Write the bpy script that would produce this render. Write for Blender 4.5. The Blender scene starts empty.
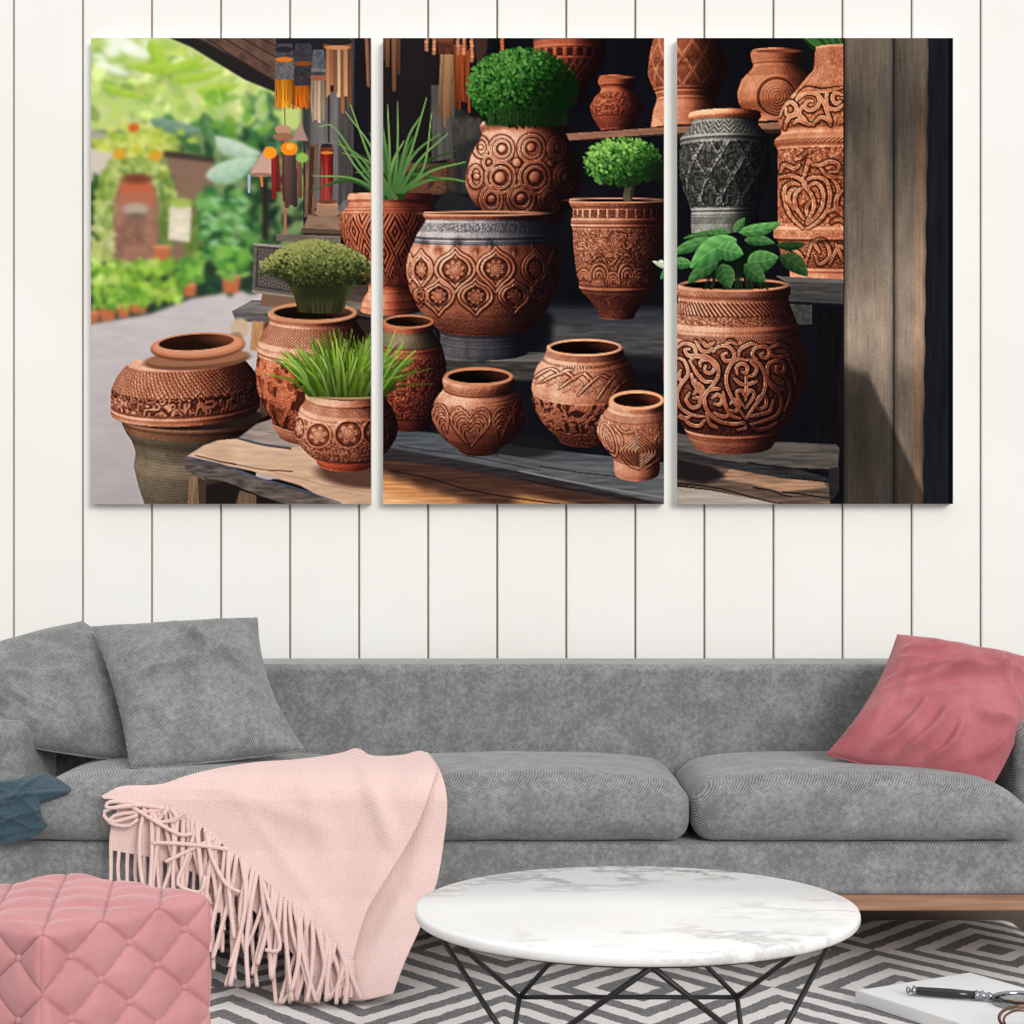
# ---------------------------------------------------------------- the printed picture of the triptych, computed with numpy
import numpy as np
PX0, PX1, PY0, PY1, SS = 91, 953, 38, 504, 2

class Print:
    def __init__(s):
        s.W = (PX1 - PX0) * SS; s.H = (PY1 - PY0) * SS
        s.img = np.zeros((s.H, s.W, 3), np.float32)
        xs = PX0 + (np.arange(s.W) + .5) / SS; ys = PY0 + (np.arange(s.H) + .5) / SS
        s.X, s.Y = np.meshgrid(xs.astype(np.float32), ys.astype(np.float32))
        s.rng = np.random.default_rng(7)
        s.noise_tab = s.rng.random((256, 256)).astype(np.float32)
    def win(s, x0, y0, x1, y1):
        a = int(max(0, np.floor((x0 - PX0) * SS))); b = int(min(s.W, np.ceil((x1 - PX0) * SS)))
        c = int(max(0, np.floor((y0 - PY0) * SS))); d = int(min(s.H, np.ceil((y1 - PY0) * SS)))
        if b <= a or d <= c: return None
        return (slice(c, d), slice(a, b))
    def vn(s, x, y):
        xi = np.floor(x).astype(int); yi = np.floor(y).astype(int)
        fx = x - xi; fy = y - yi
        fx = fx * fx * (3 - 2 * fx); fy = fy * fy * (3 - 2 * fy)
        T = s.noise_tab
        a = T[yi & 255, xi & 255]; b = T[yi & 255, (xi + 1) & 255]; c = T[(yi + 1) & 255, xi & 255]; d = T[(yi + 1) & 255, (xi + 1) & 255]
        return (a * (1 - fx) + b * fx) * (1 - fy) + (c * (1 - fx) + d * fx) * fy
    def fbm(s, x, y, o=3):
        r = 0; w = 0
        for k in range(o):
            r = r + s.vn(x * 2 ** k + 17 * k, y * 2 ** k + 31 * k) / 2 ** k; w += 1 / 2 ** k
        return r / w
    def comp(s, w, mask, col):
        m = mask[..., None] if mask.ndim == 2 else mask
        s.img[w] = s.img[w] * (1 - m) + np.asarray(col, np.float32) * m

P = None
def C8(*c): return np.array(c, np.float32) / 255
def ss(a, b, x):
    t = np.clip((x - a) / (b - a), 0, 1); return t * t * (3 - 2 * t)
def inpoly(X, Y, pts):
    m = np.zeros(X.shape, bool); n = len(pts)
    for i in range(n):
        x0, y0 = pts[i]; x1, y1 = pts[(i + 1) % n]
        if y0 == y1: continue
        c = ((y0 > Y) != (y1 > Y)) & (X < (x1 - x0) * (Y - y0) / (y1 - y0) + x0)
        m ^= c
    return m
def blur(a, sg):
    r = max(1, int(3 * sg)); k = np.exp(-.5 * (np.arange(-r, r + 1) / sg) ** 2); k = (k / k.sum()).astype(np.float32)
    for ax in (0, 1):
        pad = [(0, 0)] * a.ndim; pad[ax] = (r, r)
        p = np.pad(a, pad, mode='edge'); o = np.zeros_like(a); n = a.shape[ax]
        for i, kv in enumerate(k):
            o += kv * (p[i:i + n] if ax == 0 else p[:, i:i + n])
        a = o
    return a
def poly(pts, col, tex=0., sc=(.05, .3), soft=0, grad=None):
    """filled outline; tex = strength of streaky grain, grad = second colour towards the bottom"""
    xs = [p[0] for p in pts]; ys = [p[1] for p in pts]
    w = P.win(min(xs) - soft * 3, min(ys) - soft * 3, max(xs) + soft * 3, max(ys) + soft * 3)
    if w is None: return
    X, Y = P.X[w], P.Y[w]
    m = inpoly(X, Y, pts).astype(np.float32)
    if soft: m = blur(m, soft * SS)
    c = np.broadcast_to(np.asarray(col, np.float32), X.shape + (3,))
    if grad is not None:
        t = ((Y - min(ys)) / max(1, max(ys) - min(ys)))[..., None]; c = c * (1 - t) + grad * t
    if tex:
        c = c * (1 + tex * (P.fbm(X * sc[0], Y * sc[1], 4) - .5) * 2)[..., None]
    P.comp(w, m, np.clip(c, 0, 1))
def ell(cx, cy, a, b, col, ang=0, soft=.5, alpha=1):
    R = max(a, b) * 1.3 + soft * 3
    w = P.win(cx - R, cy - R, cx + R, cy + R)
    if w is None: return
    dx = P.X[w] - cx; dy = P.Y[w] - cy; c, s = np.cos(ang), np.sin(ang)
    u = (dx * c + dy * s) / a; v = (-dx * s + dy * c) / b
    r = np.sqrt(u * u + v * v); m = ss(1 + soft / min(a, b), 1 - soft / min(a, b), r) * alpha
    P.comp(w, m.astype(np.float32), col)
def cat(pts, n=8):
    p = np.array(pts, float)
    if len(p) < 3: return p
    q = np.vstack([2 * p[0] - p[1], p, 2 * p[-1] - p[-2]]); out = []
    for i in range(1, len(q) - 2):
        for t in np.arange(n) / n:
            a, b, c, d = q[i - 1], q[i], q[i + 1], q[i + 2]
            out.append(.5 * (2 * b + (c - a) * t + (2 * a - 5 * b + 4 * c - d) * t * t + (3 * b - a - 3 * c + d) * t ** 3))
    out.append(p[-1]); return np.array(out)
def dist_line(X, Y, pts):
    D = np.full(X.shape, 1e9, np.float32); T = np.zeros(X.shape, np.float32); n = len(pts) - 1
    for i in range(n):
        x0, y0 = pts[i]; dx, dy = pts[i + 1][0] - x0, pts[i + 1][1] - y0; L = dx * dx + dy * dy + 1e-9
        t = np.clip(((X - x0) * dx + (Y - y0) * dy) / L, 0, 1)
        d = np.hypot(X - x0 - t * dx, Y - y0 - t * dy); k = d < D
        D[k] = d[k]; T[k] = ((i + t) / n)[k]
    return D, T
def stroke(pts, w0, w1, c0, c1=None, smooth=True, alpha=1):
    pts = cat(pts, 6) if smooth and len(pts) > 2 else np.array(pts, float)
    W = max(w0, w1) + 1
    w = P.win(pts[:, 0].min() - W, pts[:, 1].min() - W, pts[:, 0].max() + W, pts[:, 1].max() + W)
    if w is None: return
    D, T = dist_line(P.X[w], P.Y[w], pts)
    m = np.clip((w0 + (w1 - w0) * T - D) * SS + .5, 0, 1) * alpha
    c0 = np.asarray(c0, np.float32); c1 = c0 if c1 is None else np.asarray(c1, np.float32)
    P.comp(w, m, c0 + (c1 - c0) * T[..., None])

# ---- colour ramps: dark, half, light, highlight
def ramp(*st):
    st = np.array(st, np.float32) / 255; xs = np.linspace(0, 1, len(st))
    return lambda v: np.stack([np.interp(v, xs, st[:, k]) for k in range(3)], -1).astype(np.float32)
TERRA = ramp((13, 7, 9), (70, 32, 24), (142, 79, 56), (190, 122, 92), (234, 186, 156))
ORANGE = ramp((18, 9, 9), (92, 44, 28), (168, 93, 62), (208, 135, 99), (244, 192, 150))
RED = ramp((14, 7, 9), (84, 34, 26), (160, 78, 52), (204, 122, 88), (240, 180, 145))
BROWN = ramp((12, 8, 9), (62, 38, 28), (122, 80, 56), (180, 130, 96), (226, 184, 150))
GREY = ramp((10, 10, 13), (42, 42, 42), (80, 78, 69), (128, 126, 118), (180, 178, 170))
BLUEGREY = ramp((10, 10, 15), (40, 39, 44), (80, 76, 80), (132, 124, 126), (206, 194, 190))
OLIVE = ramp((10, 9, 9), (48, 40, 30), (92, 78, 58), (140, 122, 92), (190, 170, 140))
URN = ramp((14, 12, 12), (60, 50, 40), (108, 94, 76), (150, 132, 108), (190, 170, 145))

EYE = 213.
class Pot:
    """a turned pot of the picture: prof = (y of the level at the outline, half width)"""
    def __init__(s, cx, prof, ek=.0015, pad=3, tilt=0.):
        s.cx = cx; pr = np.array(prof, float); s.y0, s.y1 = pr[0, 0], pr[-1, 0]
        yy = np.linspace(s.y0, s.y1, 600); hw = np.interp(yy, pr[:, 0], pr[:, 1])
        k = max(3, int(600 * 1.6 / (s.y1 - s.y0))); g = np.exp(-.5 * (np.arange(-2 * k, 2 * k + 1) / k) ** 2); g /= g.sum()
        hw = np.convolve(np.pad(hw, 2 * k, mode='edge'), g, 'valid'); s.yy, s.hw = yy, hw; s.R = hw.max()
        s.ek = ek; s.sl = np.gradient(hw, yy); s.tilt = tilt
        s.w = P.win(cx - s.R - pad, s.y0 - s.R * .4 - 4, cx + s.R + pad, s.y1 + s.R * .4 + 4)
        X, Y = P.X[s.w], P.Y[s.w] - tilt * (P.X[s.w] - cx); s.X, s.Y = X, Y
        h = Y.copy()
        for _ in range(6):
            hw_ = np.interp(h, yy, hw); u = np.clip((X - cx) / hw_, -1, 1)
            h = .4 * h + .6 * (Y - s.e(h) * hw_ * np.sqrt(1 - u * u))
        s.h = h; hw_ = np.interp(h, yy, hw); s.u = np.clip((X - cx) / hw_, -1, 1)
        s.mask = ((np.abs(X - cx) <= hw_) & (h >= s.y0) & (h <= s.y1)).astype(np.float32)
        s.th = np.arcsin(s.u); s.a = s.th * s.R; s.slope = np.interp(h, yy, s.sl)
        s.hm = np.zeros(X.shape, np.float32); s.cav = np.ones(X.shape, np.float32)
        s.bands = []; s.cord = np.zeros(X.shape, np.float32)
    def e(s, h): return np.clip((h - EYE) * s.ek, -.12, .36)
    def band(s, h0, h1, soft=.8): return ss(h0 - soft, h0 + soft, s.h) * ss(h1 + soft, h1 - soft, s.h)
    def add(s, f, h0, h1, d=1., cav=.5):
        """carved pattern f in 0..1 between two levels"""
        b = s.band(h0, h1) * (1 - s.cord); s.hm += b * f * d; s.cav *= 1 - b * cav * (1 - np.clip(f, 0, 1))
    def ring(s, h, wd=1.2, d=1.2): s.hm += d * np.exp(-((s.h - h) / wd) ** 2)
    def groove(s, h, wd=.7, d=.6): s.cav *= 1 - d * np.exp(-((s.h - h) / wd) ** 2)
    def lines(s, strokes, wd=1.6, d=1.6, shadow=.75, ground=None):
        """raised cords drawn in picture coordinates"""
        L = np.zeros(s.X.shape, np.float32); near = np.full(s.X.shape, 1e9, np.float32)
        for pts in strokes:
            c = cat(pts, 6); x0, y0 = c.min(0) - wd * 3; x1, y1 = c.max(0) + wd * 3
            k = (s.X[0] >= x0) & (s.X[0] <= x1); r = (s.Y[:, 0] >= y0) & (s.Y[:, 0] <= y1)
            if not k.any() or not r.any(): continue
            ix = np.ix_(r, k); D, T = dist_line(s.X[ix], s.Y[ix], c)
            near[ix] = np.minimum(near[ix], D / (wd * (.5 + .5 * np.sin(np.pi * np.clip(T, .02, .98)) ** .5)))
        L = np.sqrt(np.clip(1 - near ** 2, 0, 1)); s.hm = s.hm * (1 - L) + d * L; s.cord = np.maximum(s.cord, ss(1.2, .8, near))
        if wd > 1.6: s.hm -= .55 * d * np.exp(-(near / .3) ** 2); s.cav *= 1 - .28 * np.exp(-(near / .26) ** 2)
        s.cav *= 1 - shadow * np.exp(-((np.clip(near, 1, 9) - 1.15) / .9) ** 2) * (near > 1)
        return L
    def paint(s, rmp, amb=.16, dif=.92, L=(-.62, -.5, .6), bump=.55, right=(.15, 1., .75), left=0., gain=1., bot=0., shade=None, grain=.08):
        s.hm = s.hm + .32 * floral(s.a, s.h, 3.4) * (1 - .85 * s.cord); s.cav = s.cav * (.9 + .1 * floral(s.a + 9, s.h, 2.6)); s.cav = s.cav * (.86 + .28 * P.fbm(s.a * .07, s.h * .09, 2))
        gy, gx = np.gradient(s.hm); c = 1 / np.sqrt(1 + s.slope ** 2)
        nx = np.sin(s.th) * c - bump * gx * SS; ny = -s.slope * c * .9 - bump * gy * SS; nz = np.cos(s.th) * c + .12
        n = np.sqrt(nx ** 2 + ny ** 2 + nz ** 2); l = np.array(L) / np.linalg.norm(L)
        v = amb + dif * np.clip((nx * l[0] + ny * l[1] + nz * l[2]) / n, 0, 1)
        v = v * s.cav * (1 - right[2] * ss(right[0], right[1], s.u)) * (1 - left * ss(-.2, -1, s.u))
        v = v * (1 - bot * ss(s.y0, s.y1, s.h) ** 2) * gain
        if shade is not None: v = v * shade(s.X, s.Y)
        v = v * (1 + grain * (P.fbm(s.X * .45, s.Y * .45, 3) - .5) * 2)
        col = rmp(np.clip(v, 0, 1))
        for h0, h1, r2, g in s.bands:
            b = s.band(h0, h1, .6)[..., None]; col = col * (1 - b) + r2(np.clip(v * g, 0, 1)) * b
        P.comp(s.w, s.mask, col)
    def mouth(s, y, a, b, inner, lip=None, lipw=1.5, ang=0., shade=.8, cx=None):
        """the open rim: a lip ring and the dark inside"""
        cx = s.cx if cx is None else cx
        if lip is not None: ell(cx, y, a + lipw, b + lipw * .75, lip, ang, .6)
        w = P.win(cx - a - 4, y - b - a * .2 - 3, cx + a + 4, y + b + a * .2 + 3); X, Y = P.X[w], P.Y[w]
        dx, dy = X - cx, Y - y; c, sn = np.cos(ang), np.sin(ang)
        u = (dx * c + dy * sn) / a; v = (-dx * sn + dy * c) / b; m = np.clip((1 - np.hypot(u, v)) * b * SS + .5, 0, 1)
        t = np.clip(ss(-.2, 1.1, u) * .9 - .5 * ss(-.5, .9, v) + .1, 0, 1)[..., None]
        P.comp(w, m, np.asarray(inner, np.float32) * (1 - shade * (1 - t)))

# ---- carved patterns (0..1) in surface coordinates a (across) and h (down)
def cells(a, h, pw, ph):
    x1 = a / pw - np.round(a / pw); y1 = h / ph - np.round(h / ph)
    x2 = a / pw - np.floor(a / pw) - .5; y2 = h / ph - np.floor(h / ph) - .5
    k = np.abs(x1) + np.abs(y1) < np.abs(x2) + np.abs(y2)
    return np.where(k, x1, x2) * pw, np.where(k, y1, y2) * ph, k
def flower(x, y, R, n=6, ph=0.):
    r = np.hypot(x, y) / R; f = np.arctan2(y, x) + ph
    pet = .55 + .45 * np.abs(np.cos(n * f / 2)); o = ss(1.0, .8, r / pet) * (.45 + .55 * np.cos(np.clip(r / pet, 0, 1) * 9.5) ** 2)
    return np.clip(o + ss(.26, .14, r), 0, 1)
def diag(a, h, p, sl=1.): return .5 + .5 * np.cos(2 * np.pi * (a + sl * h) / p)
def herring(a, h, p, q): return .5 + .5 * np.cos(2 * np.pi * (a + np.abs(((h / q) % 1) - .5) * 2 * q) / p)
def zig(a, h, p, amp, lam): return .5 + .5 * np.cos(2 * np.pi * (h + amp * np.abs(((a / p) % 1) - .5) * 2) / lam)
def lattice(a, h, p, q, wd=.12):
    u = a / p + h / q; v = a / p - h / q
    d = np.minimum(np.abs(u - np.round(u)), np.abs(v - np.round(v))); return ss(wd, wd * .3, d)
def floral(a, h, p):
    """curly all-over relief"""
    n1 = P.fbm(a / p, h / p, 2); n2 = P.fbm(a / p + 40, h / p + 9, 2)
    return .5 + .5 * np.sin(14 * n1 + 3 * np.sin(9 * n2))
def curls(a, h, p):
    x, y, k = cells(a, h, p, p * 1.1); r = np.hypot(x, y); f = np.arctan2(y, x) * np.where(k, 1, -1)
    return .5 + .5 * np.cos(2 * np.pi * (r / (p * .21)) - f)

def dabs(n, inside, size, colf, elong=1.6, rng=None):
    """leaf dabs: inside() gives a point and its light 0..1"""
    for _ in range(n):
        x, y, t = inside()
        s_ = size * rng.uniform(.6, 1.3); ell(x, y, s_ * elong * .7, s_ * .6, colf(t), rng.uniform(0, 3.2), .5)
def leaf(b, t, wd, c_lo, c_hi, bend=0., vein=True):
    b = np.array(b, float); t = np.array(t, float); d = t - b; L = np.hypot(*d); d /= L; nrm = np.array([-d[1], d[0]])
    w = P.win(min(b[0], t[0]) - wd, min(b[1], t[1]) - wd, max(b[0], t[0]) + wd, max(b[1], t[1]) + wd)
    if w is None: return
    X, Y = P.X[w] - b[0], P.Y[w] - b[1]; s_ = (X * d[0] + Y * d[1]) / L; q = X * nrm[0] + Y * nrm[1] - bend * L * s_ * (1 - s_) * 2
    hw = wd * .5 * np.clip(np.sin(np.pi * np.clip(s_, 0, 1) ** .8), 0, 1) ** .75
    m = np.clip((hw - np.abs(q)) * SS + .5, 0, 1) * (s_ > 0) * (s_ < 1)
    k = q / np.maximum(hw, .1); up = 1 if nrm[1] < 0 else -1
    v = .5 + .32 * k * up + .18 * np.cos(s_ * 26 - np.abs(k) * 4) * .5
    if vein: v = v + .3 * np.exp(-(q / .45) ** 2)
    v = np.clip(v, 0, 1)[..., None]
    P.comp(w, m.astype(np.float32), np.asarray(c_lo) * (1 - v) + np.asarray(c_hi) * v)

def z(ox, oy, sc, pts): return [(ox + x / sc, oy + y / sc) for x, y in pts]
A_ = (80, 30, 3.413); B_ = (80, 260, 3.413); C_ = (370, 30, 3.413); D_ = (370, 260, 3.413); E_ = (660, 30, 3.413); F_ = (660, 260, 3.413)
G_ = (400, 200, 6.0235); H_ = (670, 270, 5.389); I_ = (670, 36, 5.567); J_ = (460, 40, 5.692); K_ = (560, 130, 5.12); L_ = (520, 330, 5.882); M_ = (380, 300, 5.02); N_ = (240, 230, 4.095)

def garden(rng):
    P.img[P.win(91, 38, 330, 504)] = C8(120, 140, 90)
    poly([(91, 38), (300, 38), (300, 130), (91, 130)], C8(186, 204, 118))
    def blobs(n, x0, x1, y0, y1, r0, r1, cols):
        for _ in range(n):
            c = C8(*cols[rng.integers(len(cols))]) * rng.uniform(.88, 1.1)
            ell(rng.uniform(x0, x1), rng.uniform(y0, y1), rng.uniform(r0, r1), rng.uniform(r0, r1) * .6, np.clip(c, 0, 1), rng.uniform(0, 3.1), 1.5, .85)
    blobs(150, 91, 275, 45, 125, 5, 12, [(206, 222, 130), (186, 205, 100), (222, 232, 160), (160, 190, 90), (140, 172, 84), (214, 226, 150), (170, 196, 110)])
    for x, y, a, b in [(122, 44, 16, 7), (138, 52, 14, 6), (112, 52, 9, 5), (150, 44, 8, 4), (108, 66, 14, 3), (118, 72, 12, 3), (100, 57, 8, 3)]: ell(x, y, a, b, C8(246, 250, 238), .25, 3, .85)
    for p, q, wd in [((155, 42), (168, 76), 15), ((128, 66), (212, 64), 11), ((165, 72), (205, 56), 11), ((150, 40), (160, 62), 10), ((100, 84), (150, 98), 8), ((170, 80), (226, 70), 9), ((196, 92), (240, 84), 11), ((206, 108), (222, 80), 10)]:
        leaf(p, q, wd, C8(134, 176, 50), C8(188, 214, 84), .1)
    blobs(26, 250, 284, 82, 145, 5, 10, [(44, 84, 56), (66, 108, 70), (90, 128, 84), (38, 72, 54)])
    blobs(44, 170, 272, 118, 180, 6, 12, [(52, 98, 52), (78, 128, 64), (34, 68, 42), (96, 146, 84), (60, 110, 60)])
    blobs(26, 206, 268, 92, 138, 5, 9, [(150, 186, 92), (120, 168, 66), (176, 200, 130), (96, 150, 56)])
    # low wall with tiles, mossy shed
    poly([(91, 130), (120, 138), (124, 147), (91, 146)], C8(170, 158, 160)); poly([(91, 146), (118, 146), (120, 180), (91, 182)], C8(206, 194, 180))
    poly([(91, 144), (124, 146), (124, 149), (91, 148)], C8(70, 66, 66))
    poly([(168, 150), (214, 158), (212, 262), (168, 262)], C8(132, 104, 86)); poly([(164, 150), (214, 158), (214, 163), (164, 157)], C8(66, 56, 50))
    blobs(24, 91, 116, 176, 245, 5, 9, [(54, 88, 40), (72, 110, 52), (44, 74, 40)])
    poly([(113, 182), (155, 182), (170, 262), (110, 262)], C8(150, 110, 92), .25, (.08, .1))
    for p, q, wd, a_, b_ in [((150, 120), (204, 131), 15, (84, 116, 92), (140, 166, 146)), ((208, 138), (262, 154), 17, (142, 172, 142), (218, 228, 212)), ((206, 177), (258, 158), 23, (132, 172, 140), (206, 222, 200)), ((204, 112), (216, 150), 12, (60, 100, 60), (110, 150, 90))]: leaf(p, q, wd, C8(*a_), C8(*b_), .12)
    blobs(30, 91, 104, 182, 240, 5, 8, [(40, 64, 34), (54, 82, 40)]); blobs(26, 168, 176, 176, 240, 4, 7, [(58, 74, 44), (74, 62, 46), (50, 64, 38)])
    # arch of creepers round a brick niche
    for _ in range(420):
        t = rng.uniform(-.15, np.pi + .15); r = rng.uniform(.8, 1.2); c = C8(*[(168, 186, 98), (136, 160, 72), (190, 200, 126), (112, 138, 58)][rng.integers(4)])
        ell(136 + 33 * r * np.cos(t), 212 - 52 * r * np.sin(t), rng.uniform(2, 5), rng.uniform(2, 5), c, 0, 1.2, .8)
    for _ in range(60): ell(rng.uniform(96, 112) , rng.uniform(205, 262), 3, 4, C8(*[(140, 160, 84), (110, 138, 62), (190, 196, 130)][rng.integers(3)]), 0, 1.2, .8)
    for _ in range(50): ell(rng.uniform(160, 172) , rng.uniform(180, 250), 3, 4, C8(*[(120, 140, 74), (90, 118, 52)][rng.integers(2)]), 0, 1.2, .8)
    ell(137, 192, 17, 15, C8(188, 98, 66), 0, 2); ell(137, 179, 15, 5, C8(120, 66, 48), 0, 2); poly([(120, 192), (154, 192), (156, 206), (118, 206)], C8(174, 106, 80), soft=1)
    ell(136, 209, 13, 6, C8(176, 160, 142), 0, 2); ell(136, 217, 10, 4, C8(120, 96, 82), 0, 2); poly([(116, 220), (156, 220), (158, 258), (114, 258)], C8(148, 106, 90), .3, (.1, .1), 1)
    for _ in range(120): ell(rng.normal(136, 20), rng.normal(141, 8), rng.uniform(3, 6), rng.uniform(2, 4), C8(*[(198, 208, 92), (176, 194, 76), (214, 216, 120), (150, 174, 66)][rng.integers(4)]), 0, 1.2, .8)
    for x, y, r, c in [(134, 128, 4.5, (206, 92, 46)), (120, 154, 6, (208, 160, 54)), (156, 156, 6, (206, 156, 50)), (137, 150, 4, (190, 190, 60))]: ell(x, y, r * 1.2, r, C8(*c), 0, 1)
    # notice, hedge, pale shrub, tub
    blobs(40, 178, 200, 200, 250, 4, 7, [(84, 112, 50), (110, 136, 62), (70, 96, 44)])
    poly([(170, 206), (192, 206), (190, 242), (168, 240)], C8(222, 212, 188), .1, (.1, .2))
    ell(181, 203, 12, 5, C8(160, 180, 84), 0, 2)
    blobs(130, 200, 256, 190, 262, 4, 9, [(70, 128, 56), (96, 156, 74), (44, 92, 46), (120, 172, 96), (52, 104, 56), (34, 70, 44)])
    for _ in range(26): ell(rng.uniform(205, 245), rng.uniform(196, 245), 5, 2.4, C8(150, 196, 140), rng.uniform(-.6, .6), 1, .7)
    blobs(20, 250, 275, 170, 262, 5, 8, [(30, 58, 40), (44, 72, 46), (58, 96, 54)])
    blobs(28, 92, 114, 228, 262, 4, 7, [(196, 198, 124), (168, 180, 96), (206, 206, 146)])
    blobs(40, 262, 304, 140, 240, 4, 8, [(26, 50, 36), (40, 66, 44), (58, 92, 54), (34, 44, 40), (80, 110, 64)]); poly([(262, 178), (268, 178), (268, 240), (262, 240)], C8(40, 34, 32), soft=1)
    # path and the pots along it
    poly([(91, 322), (150, 312), (190, 298), (240, 291), (300, 290), (300, 510), (91, 510)], C8(198, 188, 188), .06, (.06, .3), 1, C8(172, 162, 162))
    poly([(91, 262), (300, 262), (300, 289), (230, 291), (190, 299), (150, 314), (91, 324)], C8(40, 56, 44), soft=1)
    blobs(18, 190, 262, 262, 292, 5, 8, [(30, 46, 52), (36, 56, 46), (46, 80, 50)])
    for x, y, s_ in [(108, 313, 9), (124, 311, 7), (139, 305, 9.5), (190, 290, 7), (231, 284, 10), (164, 292, 8), (162, 254, 9), (94, 317, 6)]:
        poly([(x - s_, y - s_ * .8), (x + s_, y - s_ * .8), (x + s_ * .75, y + s_ * .9), (x - s_ * .75, y + s_ * .9)], C8(186, 104, 68), soft=.8); ell(x, y - s_ * .8, s_, 2, C8(210, 140, 100))
    blobs(150, 91, 180, 262, 300, 4, 8, [(150, 190, 66), (176, 208, 92), (120, 166, 56), (196, 218, 116), (92, 140, 50)])
    blobs(60, 92, 150, 290, 308, 3, 5, [(130, 176, 60), (90, 140, 50), (160, 196, 80)])
    blobs(34, 180, 202, 256, 284, 4, 7, [(110, 164, 60), (70, 124, 50), (140, 184, 80)])
    blobs(40, 218, 246, 248, 277, 4, 7, [(112, 170, 66), (76, 132, 54), (144, 190, 92)])
    w = P.win(91, 38, 330, 504); P.img[w] = blur(P.img[w], 1.6 * SS)

def hangings(rng):
    # eaves and posts
    poly(z(*A_, [(395, 28), (680, 28), (680, 200), (640, 180)]), C8(92, 68, 58), .3, (.12, .12))
    for k in range(5): stroke(z(*A_, [(430 + k * 60, 28), (610 + k * 40, 150 - k * 22)]), .7, .7, C8(60, 44, 40))
    poly(z(*A_, [(305, 28), (400, 28), (560, 112), (672, 178), (672, 216), (560, 170), (380, 60)]), C8(38, 33, 34), soft=.8)
    poly([(276, 38), (383, 38), (383, 240), (303, 240), (303, 110), (276, 96)], C8(34, 32, 36))
    poly(z(*A_, [(770, 200), (920, 220), (920, 640), (770, 600)]), C8(104, 98, 98), .2, (.4, .03), .8); poly(z(*A_, [(880, 28), (940, 28), (935, 560), (880, 600)]), C8(72, 66, 66), .3, (.4, .03), .6)
    poly(z(*A_, [(935, 28), (1000, 28), (1000, 580), (930, 560)]), C8(26, 24, 28), soft=.6)
    poly(z(*A_, [(770, 390), (812, 388), (800, 640), (765, 640)]), C8(112, 84, 66), .3, (.5, .05), .5); poly(z(*A_, [(784, 400), (800, 398), (790, 630), (776, 630)]), C8(66, 46, 38))
    def tassel(x0, x1, y0, ya, yb, y1, top, mid, fr):
        poly([(x0 + 2, y0), (x1 - 2, y0), (x1, ya), (x0, ya)], top, .3, (.5, .5), .4)
        poly([(x0, ya), (x1, ya), (x1, yb), (x0, yb)], mid, .3, (.5, .5), .4)
        n = int((x1 - x0) / 1.5)
        for i in range(n):
            x = x0 + (i + .5) * (x1 - x0) / n; t = abs(i / n - .35)
            c = np.clip(fr * (1.12 - t * .9) * rng.uniform(.82, 1.12), 0, 1); stroke([(x, yb - 1), (x + rng.uniform(-.6, .6), (yb + y1) / 2), (x + rng.uniform(-1, 1), y1 + rng.uniform(-2, 1.5))], 1.0, .7, c * .75, c)
    poly([(303, 100), (310, 100), (310, 150), (303, 150)], C8(60, 60, 56), soft=1)
    tassel(293, 313, 44, 63, 88, 108, C8(58, 54, 58), C8(52, 48, 54), C8(226, 112, 24)); ell(303, 64, 9, 2.5, C8(130, 66, 32))
    tassel(275, 294, 44, 62, 82, 108, C8(70, 68, 74), C8(98, 94, 96), C8(246, 148, 36)); ell(284, 60, 9, 2.5, C8(206, 112, 40)); ell(284, 50, 9, 3, C8(40, 40, 46))
    tassel(311, 326, 50, 68, 82, 121, C8(86, 88, 92), C8(112, 108, 106), C8(214, 182, 150)); ell(318, 78, 8, 3, C8(150, 88, 62)); ell(318, 74, 8, 2, C8(64, 62, 66))
    for x, y1, c in [(327.5, 96, (190, 130, 92)), (331, 84, (160, 104, 70)), (338, 96, (216, 176, 136)), (342, 112, (150, 96, 66)), (335, 92, (140, 90, 64)), (345, 95, (196, 146, 106)), (349, 106, (112, 72, 52))]:
        stroke([(x, 46), (x + .3, y1)], 1.9, 1.9, C8(*c) * .8, C8(*c))
    ell(337, 46, 14, 4, C8(128, 74, 50)); ell(337, 42, 15, 4, C8(40, 34, 34)); ell(337, 48, 13, 2.2, C8(196, 128, 84)); stroke([(366, 38), (368, 86)], 1.6, 1.6, C8(140, 92, 66)); stroke([(369.5, 38), (370, 80)], 1, 1, C8(110, 70, 52))
    stroke([(328.5, 96), (328.5, 142)], .9, .9, C8(34, 30, 32)); stroke([(284.5, 108), (285, 150)], .6, .6, C8(120, 90, 70)); stroke([(302, 108), (302, 125)], .5, .5, C8(110, 84, 66))
    # red tassel and its turned foot
    tassel(320, 333, 144, 148, 153, 200, C8(60, 40, 40), C8(120, 50, 40), C8(164, 42, 34)); ell(326, 146, 5, 2, C8(44, 34, 36)); ell(326.5, 153, 6.5, 1.6, C8(196, 120, 60))
    poly([(317, 202), (337, 202), (338, 213), (316, 213)], C8(172, 128, 98), .15); ell(327, 202, 10, 2, C8(110, 60, 44)); ell(327, 213, 13, 4, C8(150, 118, 94)); poly([(308, 216), (339, 216), (340, 233), (301, 232)], C8(140, 112, 92), .2, soft=.6); poly([(301, 228), (340, 230), (340, 234), (301, 233)], C8(88, 68, 56))
    # blurred trinkets
    poly([(266, 147), (249, 174), (272, 176), (274, 150)], C8(196, 156, 140), soft=.8); ell(261, 175, 12, 2, C8(150, 110, 98)); stroke([(249, 176), (249, 192)], 1.6, 1.2, C8(160, 170, 190)); stroke([(261, 176), (262, 186)], 1.4, 1, C8(200, 120, 60))
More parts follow.
